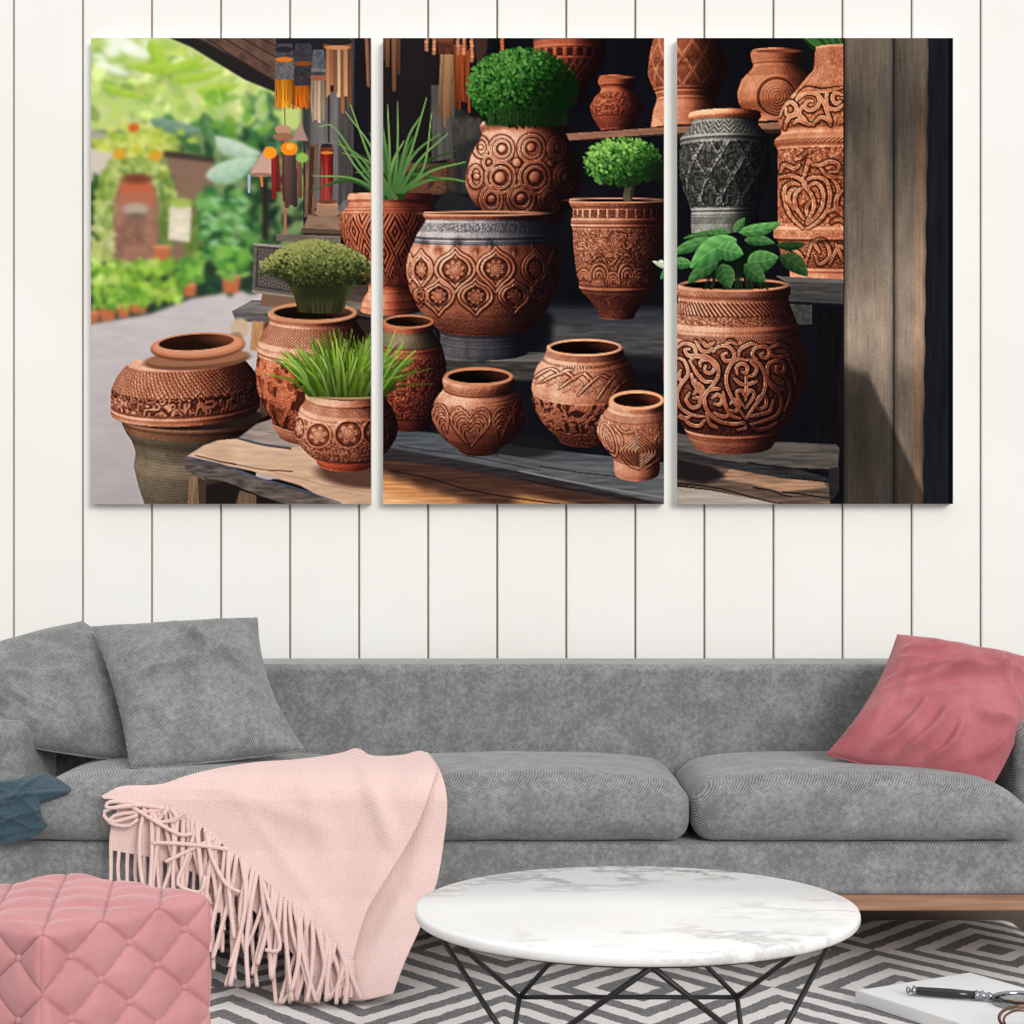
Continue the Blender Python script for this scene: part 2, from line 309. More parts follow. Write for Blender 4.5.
    ell(283, 130, 8, 5, C8(186, 140, 110)); ell(283, 137, 10, 4, C8(150, 104, 80)); poly([(300, 122), (308, 141), (292, 141)], C8(168, 132, 120), soft=.6); stroke([(285, 138), (285, 236)], 1.6, 1.4, C8(150, 96, 70), C8(168, 108, 78))
    for x, y1, c in [(273, 197, (146, 44, 44)), (277, 190, (120, 40, 40)), (284, 200, (120, 36, 40)), (290, 203, (88, 66, 62)), (294, 205, (70, 54, 54)), (286, 206, (96, 72, 66)), (299, 196, (130, 80, 62))]:
        stroke([(x, 157), (x + 1, y1)], 2.2, 2.4, C8(*c), C8(*c) * .8)
    ell(270, 153, 6.5, 6, C8(246, 148, 34)); ell(289, 149, 8.5, 6.5, C8(240, 132, 30)); ell(290, 147, 4, 3, C8(252, 172, 60)); ell(302, 158, 6, 5, C8(140, 180, 80), 0, 1.5)

def paint_print():
    global P
    P = Print(); rng = np.random.default_rng(11)
    P.img[:] = C8(14, 14, 19)
    garden(rng); hangings(rng)
    w = P.win(330, 38, 953, 504); X, Y = P.X[w], P.Y[w]
    m = ss(366, 374, X); d = C8(15, 15, 20) * (1 + .5 * (P.fbm(X * .04, Y * .02, 3) - .5))[..., None]; d = d + C8(18, 12, 8) * ss(520, 400, X)[..., None] * ss(330, 60, Y)[..., None]
    P.comp(w, m, d)
    # ---- dark interior behind the middle panel: boards, hanging chains, basket
    poly([(376, 38), (400, 38), (400, 190), (376, 190)], C8(30, 25, 26), .4, (.6, .02)); poly(z(*C_, [(210, 190), (292, 190), (286, 440), (212, 450)]), C8(78, 75, 70), .3, (.3, .04), .6)
    poly(z(*C_, [(292, 250), (385, 330), (385, 560), (285, 560)]), C8(46, 45, 44), .3, (.2, .05), 1); poly(z(*C_, [(280, 300), (380, 300), (380, 360), (285, 400)]), C8(62, 60, 54), .3, (.2, .1), 1.5)
    poly(z(*C_, [(110, 455), (265, 455), (262, 560), (110, 565)]), C8(88, 58, 44), .35, (.4, .4), .6); ell(418, 178, 22, 15, C8(104, 68, 50), 0, 1.5); ell(418, 181, 17, 11, C8(62, 40, 34), 0, 1.5); ell(418, 184, 11, 8, C8(96, 62, 46), 0, 1.5)
    poly(z(*C_, [(262, 440), (292, 440), (290, 600), (262, 600)]), C8(58, 44, 38), .3, (.3, .05)); poly(z(*C_, [(265, 545), (400, 600), (330, 625), (200, 625)]), C8(34, 32, 34), soft=1)
    for x, y0, y1, r, c in [(388, 38, 66, 2.2, (116, 80, 58)), (394.5, 38, 90, 2.4, (128, 84, 60)), (399, 38, 74, 1.8, (96, 62, 46)), (384.5, 38, 60, 1.5, (90, 60, 44))]: stroke([(x, y0), (x, y1)], r, r * .8, C8(*c), C8(*c) * .8)
    poly(z(*C_, [(228, 28), (288, 28), (282, 96), (236, 92)]), C8(84, 46, 36), .3, (.3, .3), .5); ell(445, 40, 9, 3, C8(120, 62, 46))
    for k in range(7):
        x = 440 + k * 2.2; stroke([(x + 2, 56), (x + rng.uniform(-.8, .8), 90), (x + rng.uniform(-1.5, 1.5), rng.uniform(108, 128))], 1.3, 1.1, C8(176, 132, 92) * rng.uniform(.7, 1), C8(140, 96, 66) * rng.uniform(.6, 1))
    for k in range(6):
        x = 455 + k * 2.7; stroke([(x, 46 + k % 2 * 6), (x + rng.uniform(-.6, .6), 80), (x + rng.uniform(-1, 1), rng.uniform(100, 112))], 1.5, 1.3, C8(176, 84, 42) * rng.uniform(.65, 1), C8(150, 66, 34) * rng.uniform(.6, 1))
    poly(z(*C_, [(356, 28), (402, 28), (398, 80), (370, 120), (360, 90)]), C8(62, 42, 38), soft=.8)
    for x, n in [(427, 4), (434.5, 5), (458, 5), (464, 5), (472, 7), (502, 5)]:
        for k in range(n): ell(x + rng.uniform(-.4, .4), 39 + k * 3.6, 1.9, 2.2, C8(206, 136, 96) * rng.uniform(.75, 1.05) if x < 500 else C8(190, 100, 60))
    # ---- upper shelf and its pots
    p = Pot(570, [(38, 35), (41, 37), (48, 36), (51, 36), (62, 34), (75, 27), (90, 16), (104, 12)]); b = p.band(50, 62); p.add(b * (1 - ss(.1, .3, np.abs((p.a / 11) % 1 - .5))) , 52, 60, 1.2, .7); p.add(lattice(p.a, p.h, 9, 12, .2), 63, 84, 1, .5); p.ring(50, 1.2, 1.5); p.ring(62, 1, 1.2)
    p.bands = [(38, 43, GREY, .8)]; p.paint(RED, gain=.72, right=(-.1, 1, .85), bot=.8); p.add
    p = Pot(616, [(77, 16), (79, 18), (85, 18), (89, 15), (92, 15.5), (97, 21), (107, 26.5), (115, 25), (124, 20), (131, 15)]); p.add(floral(p.a, p.h, 7), 94, 118, 1.3, .45); p.add(diag(p.a, p.h, 2.5), 119, 129, .5, .3); p.ring(86, 1, 1); p.paint(RED, gain=.72, right=(-.1, 1, .75)); ell(616, 77.6, 16, 1.4, C8(150, 84, 58))
    poly([(566, 134), (664, 127.5), (850, 120), (850, 126), (664, 134), (569, 140.5)], C8(138, 96, 76), .2, (.05, .5)); stroke([(569, 141), (664, 135)], .5, .5, C8(60, 40, 34))
    poly([(664, 134), (850, 126), (850, 130), (664, 138)], C8(52, 34, 28))
    p = Pot(687, [(30, 30), (40, 34), (58, 38.5), (75, 39.5), (86, 36), (93, 32), (97, 30.5), (103, 31), (110, 34), (124, 36), (129, 37)]); p.add(.6 * lattice(p.a + 4, p.h, 22, 30, .14) + .4 * diag(p.a, p.h, 3, .5), 38, 90, 1.6, .5); p.add(floral(p.a, p.h, 6), 60, 70, .6, .3); p.ring(91, 1.2, 1.6); p.ring(95, 1, 1.2); p.ring(101, 1.2, 1.5); p.groove(98); p.paint(ORANGE, gain=.86, right=(-.15, .85, .93))
    p = Pot(777, [(51, 24), (54, 26.5), (62, 25), (66, 23), (70, 25), (80, 35), (94, 39.5), (104, 38), (114, 30), (118, 27), (124, 29)]); p.add(diag(p.a, p.h, 2.6, .6), 68, 79, .5, .35); rr = np.hypot(p.X - 777, p.Y - 97); p.hm += 2. * np.exp(-((rr - 21) / 1.6) ** 2) + .9 * ss(19, 17, rr) * (.5 + .5 * np.cos(rr * 2.1)) + 1.4 * np.exp(-((rr - 24) / 1.) ** 2); p.cav *= 1 - .75 * np.exp(-((rr - 18.5) / 1.1) ** 2)
    p.ring(64, 1, 1); p.paint(ORANGE, gain=.78, right=(-.1, 1, .72)); ell(777, 51.5, 23, 1.8, C8(120, 62, 42))
    # ---- grey lattice jar
    p = Pot(725, [(113, 35), (117, 37), (120, 36), (122, 32), (126, 34), (136, 43), (140, 45.5), (144, 44), (160, 45.5), (176, 45), (190, 41), (206, 34.5), (212, 33), (216, 33.5), (224, 33.5), (232, 33)], tilt=-.02)
    p.add(np.maximum(lattice(p.a + 5, p.h, 27, 40, .09), .8 * lattice(p.a + 5 + 3.4, p.h, 27, 40, .05)), 145, 207, 2.4, .4); cx_, cy_, kk = cells(p.a, p.h, 34, 48 / 2); p.add(floral(p.a, p.h, 8), 145, 206, 1.5, .5); p.add(zig(p.a, p.h, 12, 6, 5), 124, 138, 1.2, .5); p.ring(140, 1.6, 2); p.ring(210, 1, 1.5); p.ring(214, 1, 1); p.add(herring(p.a, p.h, 3, 3), 216, 223, .8, .4)
    p.bands = [(110, 121.5, ORANGE, 1.15)]; p.paint(GREY, gain=1.08, right=(-.05, 1, .9), bump=.7, left=.12)
    # ---- tall orange jar at the post
    poly(z(*E_, [(480, 28), (640, 28), (640, 64), (520, 70)]), C8(24, 42, 22), soft=.5)
    for k in range(20): stroke([(803 + k * 2.4, 38), (822 + k * 1.4, 52)], .8, .5, C8(52, 96, 44) * rng.uniform(.6, 1.3))
    p = Pot(845, [(48, 29), (54, 30), (70, 31), (80, 40), (91, 49), (105, 61), (116, 66), (126, 67), (132, 63), (136, 64), (139, 70), (145, 71), (149, 67), (180, 67), (224, 67), (229, 71), (238, 71.5), (242, 66), (255, 64), (268, 55), (274, 55), (280, 55)], ek=.0008)
    p.add(.5 * diag(p.a, p.h, 2.6, .8) + .5 * floral(p.a, p.h, 5), 50, 96, .8, .5); p.add(floral(p.a, p.h, 6), 150, 160, 1, .5)
    sc = [[(640, 520), (655, 470), (690, 440), (740, 455), (770, 500)], [(612, 450), (625, 405), (670, 370), (705, 400), (690, 445), (650, 440), (645, 405)], [(705, 360), (760, 320), (820, 330), (830, 380), (790, 415), (750, 400), (765, 365), (795, 365)], [(740, 390), (720, 430), (745, 480), (800, 500)], [(880, 300), (870, 350), (880, 400), (930, 410), (965, 385)], [(965, 330), (920, 320), (905, 350), (925, 380), (950, 365)], [(830, 330), (860, 380), (880, 440), (900, 480)], [(690, 490), (720, 470), (750, 490)], [(800, 490), (840, 455), (880, 470), (895, 500)], [(705, 350), (760, 300), (850, 310), (965, 290)]]
    p.lines([z(*I_, q) for q in sc], 2.1, 2.2, .95)
    hs = [[(605, 790), (680, 780), (740, 810), (770, 860)], [(740, 800), (760, 740), (770, 690)], [(770, 690), (800, 720), (840, 720), (890, 700), (935, 715), (935, 750), (890, 760)], [(840, 740), (880, 780), (965, 790)], [(745, 820), (790, 790), (860, 800), (890, 870), (880, 960), (830, 1030), (770, 1070)], [(760, 850), (810, 820), (850, 860), (850, 940), (810, 1010), (760, 1050)], [(740, 830), (790, 890), (800, 960), (760, 1040)], [(745, 840), (700, 880), (700, 950), (745, 1020)], [(720, 830), (680, 820), (640, 850), (640, 920), (670, 1000), (740, 1070)], [(700, 850), (670, 870), (660, 910), (690, 970)], [(700, 690), (740, 670), (760, 640)], [(720, 720), (690, 740), (640, 720), (615, 760)], [(900, 790), (940, 860), (920, 940), (960, 1000)], [(960, 860), (930, 900), (930, 980)], [(780, 920), (760, 960), (765, 1000)]]
    hs += [[(q[0] - 0, q[1]) for q in s_] for s_ in [[(880, 980), (940, 960), (965, 1000)], [(900, 1040), (940, 1020), (968, 1040)]]]
    p.lines([z(*I_, q) for q in hs], 2.0, 2.0, .85); p.cav *= 1 - .3 * p.band(150, 226) * (floral(p.a, p.h, 9) < .35)
    p.lines([z(*E_, q) for q in [[(500, 790), (520, 730), (560, 720), (580, 770), (545, 800), (530, 770)], [(580, 800), (610, 740), (640, 760)], [(430, 740), (470, 760), (500, 800)], [(600, 730), (625, 790)], [(520, 720), (545, 760)]]], 1.8, 2, .9)
    p.add(curls(p.a, p.h, 11), 243, 266, 1, .7); p.ring(141, 2.4, 2.6); p.add(diag(p.a, p.h, 5, 1.5), 136, 146, .8, .25); p.ring(150, .9, .8); p.ring(229, 1.2, 1.4); p.ring(238, 1.2, 1.4); p.add(floral(p.a, p.h, 4), 231, 237, .6, .3); p.ring(269, 1.5, 2); p.add(floral(p.a, p.h, 5.), 98, 130, 1., .35); p.add(floral(p.a, p.h, 6), 160, 226, 1.1, .45); p.paint(ORANGE, gain=.93, right=(.3, 1, .35), bump=.6)
    # ---- shelf, post and dark corner on the right
    poly([(786, 279.5), (846, 281), (846, 304), (786, 301)], C8(66, 64, 62), .3, (.06, .4)); poly([(776, 276), (846, 279.5), (846, 283), (786, 282)], C8(96, 92, 86), .2, (.05, .4)); poly([(786, 301), (846, 304), (846, 307), (786, 303)], C8(20, 20, 24))
    poly([(790, 304), (812, 305), (812, 324), (795, 325)], C8(60, 60, 60), .25, (.3, .3))
    poly([(815, 306), (846, 308), (846, 440), (815, 440)], C8(17, 15, 18), .4, (.5, .02))
    def board(x0, x1, xb0, xb1):
        w = P.win(min(x0, xb0), 36, max(x1, xb1), 506); X, Y = P.X[w], P.Y[w]; t = (Y - 38) / 466
        lo = x0 + (xb0 - x0) * t; hi = x1 + (xb1 - x1) * t + .5 * np.sin(Y * .13) * (x1 > 900)
        m = np.clip((X - lo) * SS + .5, 0, 1) * np.clip((hi - X) * SS + .5, 0, 1)
        g = P.fbm(X * .05, Y * .018, 4); f = P.fbm(X * .8, Y * .035, 3); n = P.fbm(X * .5, Y * .5, 2)
        c = np.array([112, 99, 87], np.float32) / 255 * (.66 + .52 * g + .22 * (f - .5) + .12 * (n - .5))[..., None]
        c = c * (1 + .34 * ss(180, 330, Y) * ss(430, 340, Y))[..., None] + (C8(26, 9, -2) * np.exp(-((X - hi + 6) / 4.5) ** 2)[..., None] * (x1 > 900) * ss(60, 150, Y)[..., None])
        c = c * (1 - .2 * np.exp(-((Y - 120) / 50) ** 2))[..., None]
        sh = ss(-7, 7, (Y - 366) - 2.4 * np.maximum(X - 868, 0) * .75 - .35 * (X - 845)); c = c * (1 - .46 * sh)[..., None]
        c = c * (.72 + .28 * ss(0, 5, X - lo))[..., None] * (.8 + .2 * ss(0, 4, hi - X))[..., None]
        P.comp(w, m, np.clip(c, 0, 1))
    poly([(843, 36), (955, 36), (955, 506), (843, 506)], C8(22, 23, 27)); poly([(926, 36), (948, 36), (948, 506), (921, 506)], C8(26, 27, 30), .25, (.3, .02)); poly([(948, 36), (955, 36), (955, 506), (948, 506)], C8(13, 13, 17))
    board(844.6, 892.6, 844.0, 892.8); board(894.2, 928, 894.4, 922.4)
    # ---- steps and bench
    poly([(552, 322), (664, 331), (700, 334), (700, 360), (552, 356)], C8(70, 69, 68), .4, (.05, .5), 3); poly([(520, 304), (664, 308), (676, 310), (676, 337), (556, 322), (550, 312)], C8(36, 38, 44), .3, (.04, .4), 2.5, C8(78, 79, 80))
    poly([(540, 345), (664, 358), (664, 372), (540, 366)], C8(24, 24, 28), soft=2)
    poly([(383, 308), (424, 312), (446, 352), (560, 352), (590, 340), (600, 352), (560, 372), (440, 366), (430, 340), (383, 330)], C8(66, 65, 66), .35, (.06, .4))
    poly([(440, 349), (520, 356), (570, 350), (570, 362), (440, 362)], C8(94, 90, 88), .3, (.05, .4), .6); poly([(436, 360), (570, 362), (570, 384), (436, 378)], C8(58, 55, 53), .5, (.06, .5)); poly([(430, 378), (676, 384), (676, 446), (430, 436)], C8(17, 17, 22), soft=1)
    poly([(252, 300), (310, 300), (310, 322), (236, 322), (232, 311)], C8(110, 104, 100), .3, (.06, .4)); poly([(232, 311), (312, 316), (312, 324), (236, 321)], C8(92, 88, 86), .3, (.06, .4), .5)
    poly([(252, 321), (268, 322), (266, 352), (250, 350)], C8(182, 136, 92), .2, (.3, .05), .5); ell(240, 328, 9, 10, C8(196, 170, 140), 0, 2); ell(236, 338, 7, 6, C8(150, 122, 98), 0, 2); poly([(264, 322), (276, 322), (272, 420), (258, 420)], C8(74, 54, 42), soft=1)
    poly([(338, 282), (372, 286), (372, 318), (338, 312)], C8(76, 62, 56), .3, (.05, .4), .6); poly([(338, 300), (384, 304), (384, 312), (338, 308)], C8(110, 98, 90), .3, (.05, .4), .5); poly([(355, 318), (376, 320), (376, 420), (352, 420)], C8(40, 34, 32), soft=1)
    # ---- far left: round jar on an urn
    p = Pot(196, [(412, 73), (418, 75), (424, 73.5), (432, 70), (440, 64), (452, 60), (466, 62), (490, 56), (512, 48)], ek=.0009); p.ring(419, 2.2, 2.2); p.add(.5 + .5 * np.cos(p.h * 2.2), 440, 505, .25, .15); p.bands = [(410, 428, BROWN, 1.25)]; p.paint(URN, gain=.72, right=(-.2, .9, .72), shade=lambda X, Y: .62 + .38 * ss(400, 480, Y) - .2 * ss(470, 510, Y))
    ell(190, 416, 73, 14, C8(34, 24, 22), 0, .8)
    p = Pot(185.5, [(355, 48), (359, 54), (364, 61), (374, 69), (386, 74), (398, 74.8), (404, 74.5), (407, 75), (410, 74)], tilt=-.05, ek=.0011)
    p.add(.5 * curls(p.a, p.h, 12) + .5 * diag(p.a, p.h, 5, -.8), 362, 388, 1.9, .55); p.add(floral(p.a, p.h, 8), 384, 401, 1.9, .65); p.hm += 1.3 * np.exp(-((np.abs(((p.a / 36) % 1) - .5) * 26 - (p.h - 378)) / 1.1) ** 2) * p.band(379, 399); p.ring(405, 1.4, 1.6); p.groove(402, .8, .5); p.paint(TERRA, gain=.98, right=(.0, 1, .62), bump=.6)
    ell(197, 360, 53, 9.5, C8(112, 72, 52), -.07, .8); ell(197, 357.5, 51, 8, C8(150, 100, 74), -.07, .8); ell(198, 347, 47, 14, C8(120, 72, 50), -.06, .6); ell(198, 345, 47, 12.5, C8(186, 118, 84), -.06, .6); ell(197.5, 344, 44, 11, C8(208, 142, 106), -.06, .6); p.mouth(342, 37.5, 8, C8(122, 66, 42), ang=-.06, shade=.75, cx=196.5)
    poly([(200, 485), (372, 470), (372, 506), (186, 506)], C8(30, 24, 22)); poly([(244, 440), (300, 418), (372, 430), (372, 505), (320, 500)], C8(60, 46, 40))
    # bench boards of the first panel
    poly([(185, 457), (204, 445), (218, 440), (240, 438), (256, 426), (272, 419), (300, 425), (383, 440), (383, 510), (338, 506), (300, 485), (250, 470)], C8(206, 172, 146), .12, (.05, .35), .4, C8(196, 158, 128))
    poly([(238, 438), (256, 424), (274, 418), (310, 432), (310, 446), (290, 447), (262, 443)], C8(150, 134, 126), .25, (.05, .4), .5); stroke([(238, 438), (262, 444), (290, 448)], 1.1, 1.4, C8(80, 76, 84))
    stroke([(196, 455), (220, 461), (236, 464)], .6, .9, C8(76, 56, 50)); stroke([(236, 464), (262, 469), (292, 471)], .4, .9, C8(110, 80, 66)); stroke([(262, 469), (300, 478), (330, 486), (371, 492)], .4, .5, C8(168, 128, 104))
    w = P.win(300, 455, 384, 500); X, Y = P.X[w], P.Y[w]; m = ss(1.15, .75, np.hypot((X - 366) / 52, (Y - 473) / 16 - (X - 366) * .003)); P.comp(w, m.astype(np.float32), C8(84, 56, 44))
    poly([(185, 456), (200, 459), (236, 468), (262, 478), (300, 490), (340, 503), (352, 508), (300, 508), (262, 496), (225, 481), (195, 475), (185, 468)], C8(84, 74, 72), .5, (.1, .5), .4, C8(96, 84, 76)); stroke([(186, 456), (222, 464), (250, 475), (290, 486), (340, 502)], .5, .5, C8(70, 84, 120))
    poly([(189, 475), (204, 478), (203, 508), (188, 508)], C8(126, 98, 76), .3, (.5, .05)); poly([(198, 477), (206, 480), (206, 508), (199, 508)], C8(66, 50, 42)); poly([(240, 490), (256, 495), (256, 508), (234, 508)], C8(104, 80, 64), .3, (.5, .05))
    # bench boards of the second panel
    poly([(376, 428), (430, 432), (520, 446), (664, 462), (676, 464), (676, 505), (640, 500), (540, 476), (376, 446)], C8(70, 73, 78), .3, (.035, .45), .4, C8(92, 92, 92))
    poly([(376, 445), (450, 458), (540, 475), (640, 498), (680, 506), (560, 506), (376, 470)], C8(44, 40, 42), .4, (.04, .5), .5)
    poly([(376, 458), (450, 467), (540, 484), (600, 496), (660, 508), (376, 508)], C8(70, 46, 36), .4, (.03, .4), .6)
    w = P.win(376, 455, 680, 506); X, Y = P.X[w], P.Y[w]; ed = Y - (455 + (X - 384) * .19)
    lit = ss(20, 34, ed + 10 * (P.fbm(X * .05, Y * .05, 3) - .5) + 8 * np.sin(X * .02 + .6) * ss(520, 470, X)) * (.75 + .5 * P.fbm(X * .03, Y * .45, 3)); c = C8(196, 134, 84) * (.8 + .5 * P.fbm(X * .03, Y * .5, 4))[..., None] + C8(46, 50, 46) * ss(30, 48, ed)[..., None] * ss(560, 430, X)[..., None]
    lit = np.maximum(lit, ss(8, 18, ed) * ss(505, 530, X) * ss(700, 560, X) * .95); P.comp(w, np.clip(lit, 0, 1) * ss(7, 12, ed), np.clip(c, 0, 1))
    for q, a in [([(390, 470), (430, 478), (476, 491), (540, 501), (600, 508)], .9), ([(520, 478), (560, 487), (600, 493), (664, 505)], .9), ([(540, 466), (580, 472), (616, 476), (640, 478)], .6), ([(400, 446), (470, 456), (540, 470)], .4)]: stroke(q, a, a * .8, C8(40, 26, 24))
    w = P.win(440, 425, 600, 475); X, Y = P.X[w], P.Y[w]; P.comp(w, (.8 * ss(1.1, .6, np.hypot((X - 522) / 44, (Y - 447) / 13))).astype(np.float32), C8(24, 22, 24))
    stroke([(520, 470.5), (560, 479), (620, 490), (664, 497)], .8, .8, C8(120, 120, 124)); stroke([(500, 455), (560, 465), (620, 470), (664, 476)], 1.5, 2.5, C8(104, 102, 100), C8(120, 116, 112), alpha=.5)
    # bench boards of the third panel
    poly(z(*F_, [(40, 585), (200, 620), (420, 620), (600, 628), (612, 640), (606, 712), (400, 706), (200, 680), (40, 650)]), C8(84, 77, 72), .35, (.04, .5), .3)
    poly(z(*F_, [(40, 640), (240, 690), (420, 700), (570, 740), (575, 752), (420, 742), (240, 712), (40, 672)]), C8(44, 42, 44), .5, (.05, .6)); poly(z(*F_, [(575, 710), (612, 705), (610, 790), (575, 832)]), C8(36, 34, 36), .3)
    poly(z(*F_, [(40, 668), (240, 712), (420, 744), (575, 758), (580, 832), (380, 832), (200, 785), (40, 762)]), C8(96, 78, 66), .45, (.04, .5)); poly(z(*F_, [(240, 712), (420, 744), (560, 757), (570, 775), (420, 790), (300, 760), (200, 748)]), C8(158, 122, 96), .35, (.04, .5), .6)
    poly(z(*F_, [(40, 668), (180, 702), (230, 740), (150, 762), (40, 745)]), C8(30, 26, 28), soft=1.5); poly(z(*F_, [(40, 770), (180, 786), (420, 832), (40, 834)]), C8(166, 154, 142), .2, (.04, .5), .3)
    for q in [[(320, 775), (380, 785), (420, 800), (450, 806)], [(60, 760), (200, 778), (340, 815), (420, 832)], [(420, 790), (500, 800), (575, 812)], [(300, 690), (380, 702), (470, 712), (570, 716)]]: stroke(z(*F_, q), .9, .6, C8(26, 22, 24))
    # ---- carved tablet in the garden corner
    poly([(254, 243), (312, 248), (312, 300), (252, 291)], C8(96, 86, 80), .2); poly([(257, 246), (312, 251), (312, 296), (255, 287)], C8(66, 58, 56)); w = P.win(258, 247, 312, 296); X, Y = P.X[w], P.Y[w]; m = inpoly(X, Y, [(258.5, 248), (312, 253), (312, 294), (257, 285)]).astype(np.float32); f = curls(X, Y, 13); P.comp(w, m, C8(84, 74, 70) + (f - .5)[..., None] * .18)
    poly([(254, 243), (312, 248), (312, 250), (254, 245.5)], C8(150, 140, 128)); poly([(252, 290), (312, 298), (312, 301), (252, 292.5)], C8(140, 126, 112)); poly([(262, 294), (300, 298), (298, 309), (260, 305)], C8(116, 90, 72)); poly([(276, 234), (340, 236), (340, 244), (276, 241)], C8(108, 96, 86), .2)
    # ---- jar with the spider plant
    p = Pot(390, [(194, 41), (196, 43), (201, 43), (204, 41), (214, 50), (222, 52), (236, 49), (252, 43), (268, 34), (280, 26), (286, 22), (291, 22), (297, 26), (303, 29), (311, 30)])
    p.add(zig(p.a, p.h, 3, 1.5, 3), 205, 214, .6, .4); cx_, cy_, _ = cells(p.a + 6, p.h, 24, 42); q = np.abs(cx_) / 12 + np.abs(cy_) / 21; p.add(.5 + .5 * np.cos(q * 15), 214, 283, 2.2, .75); p.ring(290, 1, 1); p.ring(298, 1.2, 1.2); p.ring(305, 1.2, 1.2); p.ring(200, 1.4, 1); p.paint(RED, gain=.9, right=(-.35, .55, .62), bump=.6, amb=.2)
    for _ in range(26):
        x0 = rng.uniform(380, 402); ang = rng.normal(0, .55); L = rng.uniform(45, 95); x1 = x0 + L * np.sin(ang) * 1.15; y1 = 198 - L * np.cos(ang) * .9; c = C8(*[(74, 120, 56), (108, 152, 78), (58, 98, 46), (150, 182, 104)][rng.integers(4)]) * (.9 if x0 < 392 else .75)
        stroke([(x0, 198), ((x0 + x1) / 2 - 3 * np.sin(ang), (198 + y1) / 2 - 7), (x1, y1 + abs(np.sin(ang)) * 16)], 2.3, .4, c * .75, c)
    for q in [[(384, 195), (372, 150), (345, 112)], [(380, 190), (360, 165), (334, 128), (318, 127)], [(378, 192), (356, 168), (338, 140)], [(384, 192), (366, 150), (350, 105)], [(398, 192), (412, 150), (427, 98)], [(394, 190), (398, 150), (398, 102)], [(400, 192), (420, 160), (448, 134)], [(404, 192), (430, 172), (466, 162)], [(396, 190), (408, 140), (420, 118)], [(390, 196), (390, 150), (388, 105)], [(402, 192), (424, 168), (432, 113)], [(376, 190), (350, 178), (312, 176)]]: stroke(q, 1.9, .4, C8(66, 104, 52), C8(128, 166, 96))
    # ---- jar with the round parsley bush
    p = Pot(524, [(123, 41), (125, 44), (130, 44.5), (133, 41.5), (137, 42), (142, 46), (155, 52.5), (175, 58), (186, 58), (198, 53.5), (212, 42), (224, 34)]); p.ring(127, 2, 1.4)
    rings = []
    def oval(x, y, r, sq=1., n=11): return [(x + r * np.cos(t), y + r * sq * np.sin(t) * (1.05)) for t in np.linspace(0, 2 * np.pi, n)]
    for x, y, r, s_ in [(410, 620, 74, 1.), (240, 622, 66, 1.), (122, 612, 38, 1.35), (232, 785, 84, 1.), (428, 785, 88, 1.), (180, 912, 62, 1.2), (350, 905, 74, 1.), (92, 780, 36, 1.6), (600, 785, 60, 1.3), (555, 620, 50, 1.3), (515, 910, 62, 1.15), (165, 700, 30, 1.2)]:
        rings += [z(*J_, oval(x, y, r, s_))]
        if r > 45: rings += [z(*J_, oval(x, y, r * .66, s_))]
    p.lines(rings, 1.7, 1.9, .8)
    for x, y, r in [(228, 785, 32), (430, 785, 34), (325, 700, 25), (520, 705, 22), (96, 780, 18), (605, 785, 22), (240, 620, 22), (405, 612, 24), (120, 612, 14), (180, 910, 22), (350, 905, 26), (555, 615, 18), (165, 700, 16)]:
        bx, by = z(*J_, [(x, y)])[0]; rr = np.hypot(p.X - bx, p.Y - by) / (r / 5.692); p.hm += (r / 5.692) * .8 * np.sqrt(np.clip(1 - rr ** 2, 0, 1)); p.cav *= 1 - .6 * np.exp(-((rr - 1.2) / .22) ** 2)
    p.paint(TERRA, gain=1.02, right=(-.15, .95, .85), bump=.62, bot=.25)
    def bush(cx, cy, a, b, n, size, dark, mid, hi, flat=.0, dr=.35, rough=.12):
        ell(cx, cy, a * .96, b * .95, dark, 0, 1.5)
        for i in range(n):
            t = i / n; r = np.sqrt(rng.random()) * (1 + rng.uniform(0, rough)); f = rng.uniform(0, 6.283); x, y = r * np.cos(f), r * np.sin(f)
            if flat and y > flat: y = flat * rng.random()
            li = np.clip(.55 - .42 * x - .55 * y + rng.normal(0, .2) - dr * max(0, x), 0, 1) * (.45 + .55 * t)
            c = dark + (mid - dark) * min(1, li * 1.8) + (hi - mid) * max(0, li * 2 - 1); s_ = size * rng.uniform(.6, 1.3); ell(cx + x * a, cy + y * b, s_, s_ * .62, np.clip(c, 0, 1), rng.uniform(0, 3.1), .45)
    poly([(482, 112), (568, 112), (566, 126), (486, 126)], C8(16, 30, 14), soft=1)
    bush(522, 88, 53, 38, 2300, 2.0, C8(10, 26, 9), C8(34, 78, 26), C8(94, 148, 66), rough=.07, dr=.5)
    for _ in range(60): x = rng.uniform(488, 560); stroke([(x, rng.uniform(106, 114)), (x + rng.uniform(-2, 2), 125)], .5, .5, C8(34, 62, 26) * (1.2 - .9 * (x - 488) / 72))
    # ---- cup with the small tree
    p = Pot(617, [(199, 47), (201, 48.5), (205, 47.5), (208, 44.5), (217, 45), (220, 46), (226, 46), (229, 44.5), (250, 43.5), (270, 41), (284, 38), (288, 38.5), (291, 36), (300, 27.5), (310, 20), (318, 16.5)], ek=.0011)
    t_ = (p.a / 10.5) % 1; p.add((np.abs(t_ - .5) > .36) * 1. + .7 * curls(p.a, p.h, 10) * (np.abs(t_ - .5) < .3), 210, 218, 1.3, .8); p.add(diag(p.a, p.h, 2.2, 0), 206, 209, .6, .5); p.ring(220, .9, 1.4); p.ring(226, .9, 1.4); p.groove(223, 1, .5)
    p.add(floral(p.a, p.h, 4.6), 229, 262, 1.2, .5); fl = 0
    cu = []
